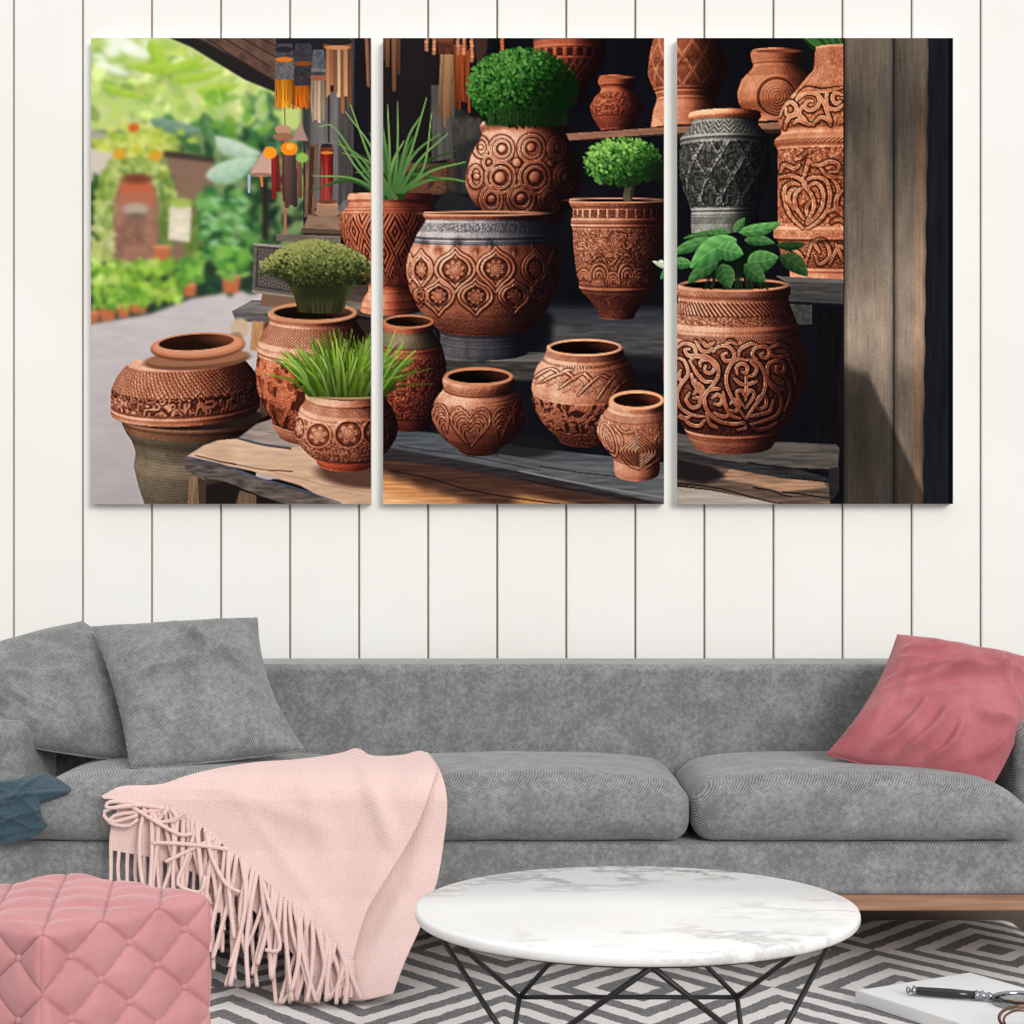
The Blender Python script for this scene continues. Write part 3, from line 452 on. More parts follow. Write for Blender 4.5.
    for x, y, r in [(200, 730, 46), (345, 730, 46), (270, 760, 34), (410, 750, 40), (120, 740, 30)]:
        for k in (1, .62, .3): cu.append([(x + r * k * np.cos(t), y - r * k * np.sin(t) * 1.4 + 20) for t in np.linspace(-.3, np.pi + .3, 7)])
    cu += [[(150, 680), (200, 640), (240, 690)], [(290, 690), (340, 640), (385, 690)], [(320, 580), (340, 610), (370, 590)], [(240, 660), (260, 690), (290, 660)]]
    p.lines([z(*K_, q) for q in cu], 1.3, 1.7, .6); p.add(floral(p.a, p.h, 7), 262, 284, .8, .3); p.ring(287.5, 1.3, 1.6); p.groove(284.5, 1, .45); p.add(floral(p.a, p.h, 5), 292, 316, .7, .35); p.paint(TERRA, gain=.98, right=(-.05, 1.05, .62), bump=.6, bot=.4)
    p.mouth(200.5, 45.5, 1.6, C8(60, 34, 26), C8(222, 152, 114), 1.2)
    stroke([(635, 168), (630, 184), (627, 197.5)], 4.4, 4.6, C8(32, 29, 22), C8(84, 76, 58)); stroke([(637, 172), (633, 186), (631, 197.5)], 1.6, 1.6, C8(26, 23, 19), C8(44, 38, 30)); bush(623, 162, 37, 23, 1000, 1.9, C8(20, 40, 16), C8(66, 118, 44), C8(150, 196, 96), dr=.1, rough=.1); ell(658, 172, 14, 9, C8(18, 30, 16), .3, 4, .8)
    ell(597, 180, 3, 3, C8(80, 130, 56)); ell(600, 183, 2, 2, C8(80, 130, 56))
    # ---- the large bowl
    p = Pot(483.6, [(212, 58), (214, 60.5), (217, 60.5), (219.5, 57), (221, 57.5), (228, 62), (234, 66), (237, 67.5), (241, 68.5), (244, 70), (255, 75), (268, 77), (280, 76), (294, 72), (306, 66), (318, 57), (326, 49), (329, 45.5), (332, 43), (340, 43), (348, 45), (352, 44.5)], ek=.00135)
    p.add(floral(p.a, p.h, 3.4), 222.5, 231, .9, .35); p.ring(235.5, .9, 1.2); p.ring(239.5, .9, 1.3); p.groove(237.5, .8, .6); p.groove(242, .8, .4)
    og = []
    def drop(x, y0, y1, yw, hw): return [[(x, y0), (x + q * hw * .26, y0 + (yw - y0) * .26), (x + q * hw * .78, y0 + (yw - y0) * .56), (x + q * hw, yw), (x + q * hw * .8, yw + (y1 - yw) * .36), (x + q * hw * .3, yw + (y1 - yw) * .7), (x, y1)] for q in (-1, 1)]
    DR = [(335, 285, 560, 420, 118), (580, 285, 560, 410, 110), (130, 300, 540, 420, 66), (815, 290, 540, 415, 74), (925, 300, 520, 410, 28), (62, 320, 500, 420, 18), (235, 480, 700, 575, 92), (458, 475, 700, 580, 100), (690, 480, 690, 575, 88), (840, 480, 640, 560, 50), (130, 520, 640, 570, 40)]
    for x, y0, y1, yw, hw in DR:
        og += [z(*G_, q) for q in drop(x, y0, y1, yw, hw)] + [z(*G_, q) for q in drop(x, y0 + 28, y1 - 34, yw, hw * .76)]
    p.lines(og, 1.5, 1.9, .75)
    for x, y0, y1, yw, hw in DR:
        fx, fy = z(*G_, [(x, yw + 5)])[0]; R = hw / 6.02 * .62; sq = min(1, hw / 100); f = flower((p.X - fx), (p.Y - fy) * min(1, sq + .05), R, 8, .3); k = np.hypot((p.X - fx), (p.Y - fy) * min(1, sq + .05)) < R * 1.05; p.hm += np.where(k, f * 1.7, 0); p.cav *= np.where(k, .5 + .5 * f, 1)
    for x in (235, 460, 690, 350, 545, 150, 800): bx, by = z(*G_, [(x, 310 if x in (235, 460, 690) else 270)])[0]; p.cav *= 1 - .6 * np.exp(-((p.X - bx) / 4.5) ** 2 - ((p.Y - by + 1) / 5) ** 2); p.hm += 2 * np.exp(-((p.X - bx) / 1.6) ** 2 - ((p.Y - by - 1) / 3.2) ** 2); p.cav *= 1 + .7 * np.exp(-((p.X - bx) / 1.8) ** 2 - ((p.Y - by - 1) / 3) ** 2)
    p.add(lattice(p.a, p.h, 3.2, 3.6, .22), 311, 327, .6, .4); p.ring(334, .8, .7); p.ring(341, .8, .9)
    p.bands = [(219.5, 243, BLUEGREY, 1.05), (329, 356, BLUEGREY, .72)]; p.paint(TERRA, gain=.97, right=(.0, 1.05, .74), bump=.62, bot=.22)
    w = P.win(415, 210, 552, 222); p.mouth(213.5, 57, 1, C8(110, 66, 46), C8(216, 150, 112), 2)
    # ---- left jar with the ferny bush
    p = Pot(313, [(310, 43), (313, 45.5), (317, 45), (320, 42.5), (330, 49), (340, 54), (344, 56), (349, 56.5), (352, 55.5), (370, 57.5), (388, 56), (404, 51.5), (416, 44), (420, 41), (424, 41), (430, 38), (434, 34)])
    p.add(herring(p.a, p.h, 4, 6), 322, 339, 1.1, .55); p.ring(343, 1.6, 1.6); p.ring(349, 1.4, 1.4); tu = P.fbm(p.a * .15 + p.h * .08 + 2 * P.fbm(p.a * .08, p.h * .07, 2), p.h * .12 - p.a * .04 + 2 * P.fbm(p.a * .07 + 5, p.h * .08, 2), 3); p.add(ss(.26, .6, tu) * (.5 + .5 * P.fbm(p.a * .7, p.h * .7, 2)), 353, 419, 4.2, .7); p.ring(421, 1, 1); p.paint(TERRA, gain=1.0, right=(-.1, .95, .7), bump=.55, bot=.2)
    w = p.w; X, Y = P.X[w], P.Y[w]; b = p.mask * p.band(354, 418) * .35; P.comp(w, b, np.clip(P.img[w] * np.array([1.25, .93, .72], np.float32), 0, 1))
    p.mouth(312.5, 39, 7, C8(86, 54, 40), C8(196, 134, 98), 5)
    for k in range(150):
        x = rng.uniform(298, 343); stroke([(x, 313 - abs(x - 320) * .08), (320 + (x - 320) * 1.25, 292), (320 + (x - 320) * 1.9, 270)], .7, .6, C8(46, 46, 26) * rng.uniform(.6, 1.4), C8(70, 80, 40) * rng.uniform(.6, 1.2))
    ell(318, 266, 50, 21, C8(40, 44, 24), 0, 3); poly([(296, 272), (345, 272), (342, 300), (299, 300)], C8(36, 38, 22), soft=4)
    for i in range(1700):
        x = np.clip(rng.normal(0, .5), -1, 1); yt = 240 + 22 * abs(x) ** 1.9; yb = 288 - 6 * abs(x) - 8 * (x < -.5); y = yt + (yb - yt) * rng.random() ** 1.25; li = np.clip(1.05 - (y - yt) / max(1, (yb - yt)) * 1.15 + rng.normal(0, .18) - .18 * x, 0, 1)
        c = C8(32, 36, 18) + (C8(104, 114, 58) - C8(32, 36, 18)) * min(1, li * 1.6) + (C8(166, 164, 98) - C8(104, 114, 58)) * max(0, li * 2 - 1.2); ell(316 + x * 55, y, 1.9 * rng.uniform(.6, 1.2), 1.0, np.clip(c, 0, 1), rng.uniform(0, 3.1), .4)
    # ---- olive necked jar behind the grass
    p = Pot(409, [(320, 24.5), (323, 26), (327, 25.5), (330, 24), (336, 28), (342, 31.5), (346, 33.5), (350, 34.5), (362, 37.5), (376, 38), (392, 36.5), (408, 32), (420, 25), (425, 21)])
    p.add(floral(p.a, p.h, 5), 352, 412, 2.2, .6); p.ring(346, 1.2, 1.4); p.groove(343.5, .9, .5); p.bands = [(329.5, 343, OLIVE, .95)]; p.paint(RED, gain=.86, right=(-.2, 1, .72), bump=.5, bot=.5, left=.2); p.mouth(321.5, 22.5, 5, C8(84, 44, 30), C8(190, 120, 86), 2.6)
    # ---- front jar with the grass tuft
    p = Pot(346.2, [(390, 39), (393, 41), (397, 41.5), (400, 41), (404, 44), (407, 46.5), (411, 47.5), (418, 51), (427, 52.8), (438, 50.5), (447, 45), (452, 40.5), (456, 36), (461, 29)])
    p.add(diag(p.a, p.h, 3, .5), 399, 405, .7, .4); p.ring(396, 1.4, 1.5); p.ring(408, 1.5, 1.6)
    for x, y, rx, ry in [(318, 435, 13, 13), (348.5, 434, 15, 14.5), (299, 428, 6, 12), (376, 432, 14, 14), (393, 428, 5, 12)]:
        rr = np.hypot((p.X - x) / rx, (p.Y - y) / ry); k = rr < 1.1; p.hm += np.where(k, 1.6 * np.exp(-((rr - .95) / .09) ** 2) + 1.3 * flower((p.X - x) / rx, (p.Y - y) / ry, .82, 6, .2), 0); p.cav *= np.where(rr < .85, .5 + .5 * flower((p.X - x) / rx, (p.Y - y) / ry, .82, 6, .2), 1) * (1 - .5 * np.exp(-((rr - .84) / .07) ** 2) * k)
    rest = np.ones_like(p.hm)
    for x, y, rx, ry in [(318, 435, 13, 13), (348.5, 434, 15, 14.5), (299, 428, 6, 12), (376, 432, 14, 14), (393, 428, 5, 12)]: rest *= np.hypot((p.X - x) / rx, (p.Y - y) / ry) > 1
    f = floral(p.a, p.h, 5); p.hm += f * rest * p.band(412, 447) * 1.1; p.cav *= 1 - .45 * (1 - f) * rest * p.band(412, 448)
    p.bands = [(449.5, 470, ramp((30, 10, 8), (120, 46, 28), (196, 88, 56), (226, 130, 96), (246, 190, 160)), 1.1)]; p.paint(TERRA, gain=.98, right=(.1, 1, .78), bump=.6, bot=.1)
    p.mouth(393, 36, 4, C8(70, 44, 30), C8(196, 140, 106), 3.5)
    poly([(304, 372), (388, 372), (384, 396), (309, 396)], C8(44, 80, 22), soft=3)
    for i in range(330):
        x0 = rng.uniform(309, 385); s_ = (x0 - 347) / 38; ang = s_ * .62 + rng.normal(0, .24); L = rng.uniform(38, 68) * (1 - .15 * abs(s_)); x1 = x0 + L * np.sin(ang); y1 = 395 - L * np.cos(ang) * 1.02; t = i / 330
        c = C8(*[(150, 196, 50), (118, 170, 40), (178, 212, 84), (92, 146, 36), (196, 222, 116)][rng.integers(5)]) * (.5 + .5 * t) * (1 - .25 * max(0, s_)); stroke([(x0, 395), ((x0 * .55 + x1 * .45) - 3 * np.sin(ang), (395 + y1) / 2 - 2), (x1, y1 + 5 * abs(np.sin(ang)))], 1.5, .3, c * .42, c)
    for q in [[(308, 388), (296, 362), (279, 358)], [(306, 385), (292, 372), (281, 361)], [(380, 385), (394, 360), (404, 342)], [(384, 388), (400, 366), (416, 350)], [(376, 380), (388, 352), (396, 330)]]: stroke(q, 1.1, .3, C8(84, 130, 40), C8(170, 206, 96))
    # ---- woven jar
    p = Pot(584.6, [(344, 36), (347, 38), (351, 38.5), (356, 40), (360, 43), (364, 46.5), (372, 50), (386, 53), (398, 52.5), (410, 49.5), (422, 43), (431, 34), (438, 26)])
    p.add(herring(p.a, p.h, 2.6, 4), 347.5, 354, .8, .5); p.ring(356.5, 1.1, .8); p.add((np.abs((p.a / 3.4) % 1 - .5) < .25) * 1., 357.5, 359.5, -.8, -.0); p.cav *= 1 - .6 * ((np.abs((p.a / 3.6) % 1 - .5) < .22)) * p.band(357.4, 359.6, .3)
    p.ring(361.5, 1.2, 1.2); wv = []
    for q in [[(85, 280), (180, 225)], [(120, 310), (265, 245)], [(230, 345), (365, 255)], [(340, 385), (470, 265)], [(450, 410), (560, 262)], [(540, 380), (630, 290)], [(180, 225), (240, 262)], [(265, 245), (325, 290)], [(365, 255), (430, 300)], [(470, 265), (530, 290)], [(240, 250), (310, 232)], [(380, 250), (400, 290)]]: wv.append([q[0], ((q[0][0] + q[1][0]) / 2, (q[0][1] + q[1][1]) / 2 - 6), q[1]])
    p.lines([z(*L_, q) for q in wv], 1.2, 1.5, .85); wv = []
    for x, y in [(270, 285), (345, 310), (290, 340), (480, 310), (420, 350), (200, 300), (570, 310), (130, 290)]:
        for k in range(3): wv.append([(x - 36 + k * 12, y + 26 - k * 4), (x - 10 + k * 9, y - 14 + k * 5), (x + 22 + k * 3, y + 4 + k * 9)])
    p.lines([z(*L_, q) for q in wv], .8, 1., .45); kn = P.fbm(p.a * .17 + p.h * .1 + 2.2 * P.fbm(p.a * .09, p.h * .09, 2), p.h * .19 - p.a * .07 + 2 * P.fbm(p.a * .1 + 7, p.h * .1, 2), 3); p.add(ss(.3, .6, kn) * (.6 + .4 * P.fbm(p.a * .6, p.h * .6, 2)), 391 , 420, 4.2, .72); p.add(floral(p.a, p.h, 7), 421, 437, .9, .35); p.paint(TERRA, gain=1.0, right=(.15, 1.05, .7), bump=.58, bot=.35)
    p.mouth(347.4, 34, 6.6, C8(84, 38, 28), C8(226, 164, 126), 3, shade=.85)
    # ---- heart jar
    p = Pot(478.8, [(375, 33), (378, 36), (382, 36.5), (386, 35), (388.5, 34), (392, 38), (400, 43.5), (411, 46.8), (420, 46.2), (430, 42), (439, 34.5), (445, 27), (449, 19)])
    p.add(floral(p.a, p.h, 3), 379, 386, .4, .2); p.groove(388, 1, .6); p.ring(392, .8, .8); p.ring(395, .8, .7); p.add(floral(p.a, p.h, 4), 397, 410, .5, .35); p.cav *= 1 - .25 * p.band(409, 440)
    hl = []
    def lobe(ap, pts, ks=(1, .8, .6, .4)):
        for k in ks: hl.append([ap] + [(ap[0] + (x - ap[0]) * k, ap[1] + (y - ap[1]) * (k * .85 + .15)) for x, y in pts])
    lobe((457, 738), [(500, 690), (545, 630), (552, 580), (525, 548), (480, 556), (452, 590)]); lobe((457, 738), [(410, 690), (368, 630), (362, 590), (385, 558), (425, 556), (452, 590)])
    lobe((332, 700), [(290, 640), (264, 580), (280, 535), (315, 530), (340, 570), (345, 630)]); lobe((598, 722), [(580, 650), (570, 590), (600, 545), (640, 540), (660, 570), (640, 640)]); lobe((690, 665), [(672, 600), (676, 530), (700, 502), (722, 520), (726, 580)], (1, .7)); hl += [[(352, 570), (400, 540), (440, 580)], [(345, 600), (385, 545), (410, 540)]]
    p.lines([z(*M_, q) for q in hl], 1.05, 1.8, .62); w = p.w
    p.paint(TERRA, gain=.9, right=(.2, 1.05, .6), bump=.6, bot=.25, shade=lambda X, Y: 1.06 - .1 * ss(440, 520, X)); X, Y = P.X[p.w], P.Y[p.w]; P.comp(p.w, p.mask * .35 * ss(.25, .8, p.u) * ss(1, .85, p.u) * p.band(398, 432, 4), np.clip(P.img[p.w] * np.array([1.35, .86, .68], np.float32), 0, 1))
    p.mouth(376.4, 30.5, 6.6, C8(64, 32, 26), C8(196, 128, 92), 4, shade=.85)
    # ---- small leaf jar
    p = Pot(636.5, [(397, 25), (400, 27.8), (404, 28.3), (407, 27.6), (410, 31.5), (416, 36), (424, 39), (431, 39.8), (440, 37), (448, 31), (454, 25.6), (457, 23.6), (461, 23), (468, 23.3), (473, 22)])
    p.add(diag(p.a, p.h, 2.6, .7), 408, 412.5, .8, .45); p.groove(413.5, .8, .4); lf = []
    for k in (1, .82, .62, .42, .22):
        lf += [[(698, 610 + (1 - k) * 96), (698 - 60 * k, 665 + (1 - k) * 50), (698 - 98 * k, 705 + (1 - k) * 10), (698 - 60 * k, 762 - (1 - k) * 40), (698, 812 - (1 - k) * 92)], [(698, 610 + (1 - k) * 96), (698 + 55 * k, 660 + (1 - k) * 50), (698 + 100 * k, 710 + (1 - k) * 10), (698 + 60 * k, 765 - (1 - k) * 40), (698, 812 - (1 - k) * 92)]]
    lf += [[(540, 560), (600, 640), (585, 720)], [(555, 545), (610, 600), (690, 590)], [(820, 600), (790, 660), (845, 720)], [(500, 545), (545, 600), (570, 690), (560, 740), (510, 710), (475, 620), (480, 560), (500, 545)], [(505, 580), (535, 630), (550, 690), (540, 715), (510, 680), (492, 620), (505, 580)], [(515, 620), (530, 660), (535, 690)], [(585, 720), (640, 790), (700, 818)], [(845, 730), (800, 770), (740, 810)]]
    p.lines([z(*L_, q) for q in lf], .95, 1.4, .6); p.add(floral(p.a, p.h, 4), 414, 424, .6, .35); p.ring(457, .8, -.6); p.paint(TERRA, gain=1.02, right=(.3, 1.1, .5), bump=.58, bot=.05); p.mouth(399.8, 23.4, 6.8, C8(110, 50, 32), C8(232, 164, 120), 4, shade=.8)
    # ---- large scrolled jar in the third panel
    p = Pot(734, [(284, 54.5), (286, 56.5), (293, 57), (297, 54.5), (303, 55.5), (312, 59), (322, 63), (326, 65.5), (330, 66.5), (335, 66.8), (338, 67), (346, 70), (362, 71.8), (380, 71.5), (395, 69), (408, 63.5), (420, 55), (427, 49.5), (431, 48), (437, 45.5), (443, 41), (446, 38)], ek=.0009)
    p.add(diag(p.a, p.h, 2.2, .4), 288, 295, .6, .35); p.add(.5 + .5 * np.sign(np.sin(2 * np.pi * (p.a - p.h * 1.2) / 6)) * .9, 299, 312, 1.4, .65); p.add(floral(p.a, p.h, 3), 311, 321, 1, .6); p.add(diag(p.a, p.h, 2.8, .5), 329.5, 334.5, 1, .65); p.ring(325, 2, 1.6); p.ring(337, 1.3, 1.3); p.ring(286.5, 1.6, 1)
    S = [[(410, 800), (372, 745), (325, 665), (305, 585), (330, 510), (375, 480), (415, 488)], [(412, 800), (450, 745), (505, 665), (518, 585), (492, 515), (455, 488), (420, 484)], [(365, 560), (362, 520), (395, 505), (420, 525), (412, 555), (392, 550)], [(440, 500), (470, 530), (455, 565), (425, 575)], [(412, 575), (414, 640), (410, 700)], [(410, 620), (380, 610), (350, 585)], [(414, 620), (445, 610), (470, 600)],
         [(408, 745), (370, 690), (365, 655), (390, 650), (410, 672), (432, 650), (455, 660), (450, 690), (412, 745)],
         [(235, 440), (260, 415), (310, 410), (345, 440), (345, 480), (305, 490), (285, 460), (310, 445)], [(110, 490), (140, 470), (200, 475), (250, 500), (265, 560), (235, 620), (190, 680), (200, 750), (260, 810), (340, 830), (400, 825), (410, 850), (370, 862)], [(165, 520), (170, 490), (215, 485), (245, 520), (225, 555), (190, 545), (195, 515)], [(115, 500), (150, 560), (190, 600), (230, 600)], [(120, 560), (130, 610), (160, 650), (190, 700)],
         [(35, 470), (80, 490), (100, 560), (60, 620), (40, 680), (60, 740), (120, 780), (190, 790)], [(40, 420), (80, 395), (130, 410), (140, 455), (100, 460), (85, 430), (110, 425)], [(140, 380), (170, 430), (210, 440), (230, 420)], [(110, 470), (180, 460), (240, 485)], [(370, 470), (380, 430), (430, 400), (465, 400)], [(470, 480), (445, 455), (465, 420), (520, 415), (540, 450), (515, 475), (490, 460), (505, 445)], [(540, 450), (580, 470), (640, 460)], [(530, 560), (530, 510), (575, 490), (615, 505), (615, 545), (580, 550), (575, 520), (598, 520)], [(525, 560), (545, 620), (590, 665), (605, 720), (580, 780), (520, 810), (450, 830)], [(540, 600), (580, 640), (620, 640)], [(110, 660), (90, 700), (120, 740), (160, 730), (160, 690), (130, 690)], [(230, 690), (260, 670), (285, 695), (270, 725), (240, 720)], [(330, 720), (350, 700), (375, 720), (360, 760), (330, 755)], [(290, 660), (300, 720), (330, 780), (380, 800)], [(200, 650), (240, 640), (270, 640)], [(470, 700), (490, 680), (520, 690), (520, 730), (490, 750), (460, 740)], [(430, 790), (480, 780), (540, 760), (560, 700)], [(60, 780), (110, 830), (160, 840), (190, 810)], [(50, 790), (80, 800), (110, 790)], [(200, 770), (220, 830), (260, 850)], [(240, 770), (290, 790), (320, 780)], [(440, 830), (470, 860), (530, 850), (580, 820)], [(180, 380), (200, 410), (240, 390)], [(300, 400), (330, 385), (360, 400)], [(540, 420), (600, 400), (640, 420)], [(600, 560), (640, 600), (650, 680), (620, 760)], [(640, 480), (670, 540), (680, 620)], [(60, 540), (50, 580), (70, 600)], [(140, 590), (150, 640), (130, 670)], [(160, 610), (180, 640), (175, 690)]]
    p.lines([z(*H_, q) for q in S], 2.0, 2.6, .9); p.cav *= 1 - .45 * p.band(341, 426) * (p.hm < .5) * ss(.75, .3, p.u); p.add(floral(p.a, p.h, 7), 342, 426, .9, .3); p.ring(429, 1.6, 1.6); p.groove(433, 1, .3); p.paint(TERRA, gain=1.0, right=(.2, 1, .64), bump=.58, bot=.12)
    p.mouth(285, 51, 4.4, C8(40, 30, 24), C8(206, 140, 104), 3.5)
    w = P.win(676, 440, 840, 462); X, Y = P.X[w], P.Y[w]; P.comp(w, .0 * X, C8(0, 0, 0))
    # ---- leafy plant in it
    for k in range(34): x = rng.uniform(704, 768); stroke([(x, 289), (736 + (x - 736) * .8, 274), (736 + (x - 736) * .6, 258)], .7, .6, C8(26, 36, 22) * rng.uniform(.7, 1.4))
    poly([(694, 246), (772, 246), (764, 276), (704, 276)], C8(14, 22, 14), soft=3)
    lo, hi = C8(22, 58, 26), C8(106, 158, 88)
    for b, t, wd, g, bd in [((400, 735), (500, 730), 32, .5, .1), ((230, 700), (80, 712), 26, .9, .1), ((240, 690), (150, 690), 34, .95, -.1), ((410, 770), (505, 840), 62, .62, -.15), ((110, 800), (20, 800), 40, 1.1, .1), ((200, 790), (95, 865), 50, .9, .1), ((200, 720), (35, 770), 44, 1.05, .12), ((210, 800), (240, 880), 66, .8, 0), ((300, 790), (405, 775), 74, 1.05, .1), ((290, 800), (360, 860), 60, .8, 0), ((290, 718), (392, 728), 38, .95, -.1), ((270, 690), (415, 658), 44, 1.2, .1), ((255, 690), (290, 642), 32, 1., 0), ((262, 715), (105, 812), 84, 1.3, .12), ((200, 745), (285, 765), 70, 1.2, 0), ((60, 790), (0, 850), 40, 1, 0)]:
        leaf(*z(*E_, [b, t]), wd / 3.413, np.clip(lo * g, 0, 1), np.clip(hi * g, 0, 1), bd)
    leaf((658, 262), (664, 262), 4, C8(190, 200, 170), C8(230, 236, 214)); leaf((666, 268), (652, 261), 5, C8(120, 150, 110), C8(220, 226, 200))
    # whole print: ink grain and down-sampling to one value per millimetre-sized cell
    im = P.img.reshape(P.H // SS, SS, P.W // SS, SS, 3).mean((1, 3))
    return np.clip(im, 0, 1)
# ---------------------------------------------------------------- the room
import bpy, bmesh, math, random
from mathutils import Vector, Matrix, noise as mnoise
random.seed(5)
C = bpy.context.scene.collection
F, CAMZ, HOR = 1800.0, 0.96, 547.0          # focal length in pixels of a 1024 frame, eye height, horizon row
def at(px, py, d): return Vector(((px - 512) / F * d, d, CAMZ - (py - HOR) / F * d))
def on(px, py, zz): d = F * (CAMZ - zz) / (py - HOR); return at(px, py, d)
def lin(r, g, b):
    f = lambda c: (c / 255) / 12.92 if c / 255 <= .04045 else ((c / 255 + .055) / 1.055) ** 2.4
    return (f(r), f(g), f(b), 1)

# ---- materials
class NT:
    def __init__(s, name):
        s.m = bpy.data.materials.new(name); s.m.use_nodes = True; s.t = s.m.node_tree; s.b = s.t.nodes['Principled BSDF']
    def n(s, typ, **kw):
        o = s.t.nodes.new(typ)
        for k, v in kw.items():
            if k.startswith('_'): setattr(o, k[1:], v)
            else:
                key = int(k[1:]) if k[0] == 'i' and k[1:].isdigit() else k.replace('_', ' ')
                if isinstance(v, bpy.types.NodeSocket): s.t.links.new(v, o.inputs[key])
                else: o.inputs[key].default_value = v
        return o
    def math(s, op, a, b=None, c=None):
        o = s.t.nodes.new('ShaderNodeMath'); o.operation = op
        for i, v in enumerate((a, b, c)):
            if v is None: continue
            if isinstance(v, bpy.types.NodeSocket): s.t.links.new(v, o.inputs[i])
            else: o.inputs[i].default_value = v
        return o.outputs[0]
    def mix(s, f, a, b, mode='MIX'):
        o = s.t.nodes.new('ShaderNodeMix'); o.data_type = 'RGBA'; o.blend_type = mode
        for i, v in ((0, f), (6, a), (7, b)):
            if isinstance(v, bpy.types.NodeSocket): s.t.links.new(v, o.inputs[i])
            else: o.inputs[i].default_value = v
        return o.outputs[2]
    def ramp(s, f, stops):
        o = s.t.nodes.new('ShaderNodeValToRGB'); s.t.links.new(f, o.inputs[0]); el = o.color_ramp.elements
        while len(el) < len(stops): el.new(.5)
        for e, (p, c) in zip(el, stops): e.position = p; e.color = c if len(c) == 4 else (*c, 1)
        return o.outputs[0]
    def set(s, **kw):
        for k, v in kw.items():
            k = k.replace('_', ' ')
            if isinstance(v, bpy.types.NodeSocket): s.t.links.new(v, s.b.inputs[k])
            else: s.b.inputs[k].default_value = v
        return s
    def bump(s, h, strength=.3, dist=.002):
        o = s.n('ShaderNodeBump', Strength=strength, Distance=dist); s.t.links.new(h, o.inputs['Height']); s.t.links.new(o.outputs[0], s.b.inputs['Normal'])
    def coord(s, kind='Object'): return s.n('ShaderNodeTexCoord').outputs[kind]
    def noise(s, vec, scale, detail=3, rough=.55):
        o = s.n('ShaderNodeTexNoise', Scale=scale, Detail=detail, Roughness=rough); s.t.links.new(vec, o.inputs['Vector']); return o.outputs[0]

def plain(name, rgb, rough=.6, metal=0., spec=.5):
    return NT(name).set(Base_Color=lin(*rgb), Roughness=rough, Metallic=metal, Specular_IOR_Level=spec).m

def twill(name, dark, light, freq=1050., mott=.5, sheen=.25, lines=.45, dirs=(1, .75, -1)):
    """woven velvet: a fine diagonal cord, and worn paler patches"""
    k = NT(name); co = k.coord(); sx = k.n('ShaderNodeSeparateXYZ'); k.t.links.new(co, sx.inputs[0])
    ph = k.math('ADD', k.math('MULTIPLY', sx.outputs[0], dirs[0]), k.math('ADD', k.math('MULTIPLY', sx.outputs[1], dirs[1]), k.math('MULTIPLY', sx.outputs[2], dirs[2])))
    wob = k.noise(co, 60, 2); w = k.math('SINE', k.math('ADD', k.math('MULTIPLY', ph, freq), k.math('MULTIPLY', wob, 3.)))
    w = k.math('MULTIPLY_ADD', w, .5, .5); fine = k.noise(co, 420, 2, .7)
    n1 = k.noise(co, 13, 6, .75); n2 = k.noise(co, 95, 4, .75)
    m = k.math('ADD', k.math('MULTIPLY', n1, .5), k.math('MULTIPLY', n2, .5))
    pat = k.n('ShaderNodeMapRange', From_Min=.44, From_Max=.66); k.t.links.new(m, pat.inputs[0])
    t = k.math('ADD', k.math('MULTIPLY', w, lines), k.math('ADD', k.math('MULTIPLY', pat.outputs[0], mott), k.math('MULTIPLY', fine, .35)))
    col = k.ramp(t, [(.12, dark), (1., light)])
    k.set(Base_Color=col, Roughness=.9, Specular_IOR_Level=.15, Sheen_Weight=sheen, Sheen_Roughness=.5)
    k.bump(w, .35, .0015); return k.m

M_sofa = twill('grey_velvet_twill', lin(72, 73, 74), lin(172, 173, 173), 1000, .44, lines=.42, dirs=(1, .3, -1))
M_pillow = twill('grey_pillow_twill', lin(80, 81, 82), lin(168, 169, 169), 1100, .42, lines=.42, dirs=(1, .3, .55))
def velvet(name, dark, light, scale=5.):
    k = NT(name); co = k.coord(); n1 = k.noise(co, scale, 4, .6); n2 = k.noise(co, 300, 2, .7); t = k.math('ADD', k.math('MULTIPLY', n1, .8), k.math('MULTIPLY', n2, .2))
    k.set(Base_Color=k.ramp(t, [(.35, dark), (.65, light)]), Roughness=.85, Specular_IOR_Level=.15, Sheen_Weight=.45, Sheen_Roughness=.35, Sheen_Tint=lin(255, 236, 234)); k.bump(n2, .15, .001); return k.m
M_rose = velvet('rose_velvet', lin(158, 84, 90), lin(190, 116, 120)); M_pouf = velvet('dusty_pink_velvet', lin(192, 131, 133), lin(207, 148, 149), 7.)
k = NT('pink_knit'); co = k.coord(); sx = k.n('ShaderNodeSeparateXYZ'); k.t.links.new(co, sx.inputs[0])
w1 = k.math('SINE', k.math('MULTIPLY', k.math('ADD', sx.outputs[0], k.math('MULTIPLY', sx.outputs[2], .8)), 900.)); w2 = k.math('SINE', k.math('MULTIPLY', k.math('SUBTRACT', sx.outputs[0], sx.outputs[2]), 700.))
wv = k.math('MULTIPLY_ADD', k.math('MULTIPLY', w1, w2), .5, .5); nn = k.noise(co, 200, 2, .7)
k.set(Base_Color=k.ramp(k.math('ADD', k.math('MULTIPLY', wv, .55), k.math('MULTIPLY', nn, .45)), [(.1, lin(216, 180, 172)), (.8, lin(238, 211, 204))]), Roughness=.95, Specular_IOR_Level=.1, Sheen_Weight=.2); k.bump(k.math('ADD', wv, k.math('MULTIPLY', nn, .6)), .5, .002); M_throw = k.m
k = NT('blue_linen'); co = k.coord(); k.set(Base_Color=k.ramp(k.noise(co, 160, 3, .7), [(.3, lin(46, 66, 76)), (.7, lin(70, 90, 100))]), Roughness=.9, Specular_IOR_Level=.15, Sheen_Weight=.15); k.bump(k.noise(co, 500, 2), .2, .001); M_blue = k.m
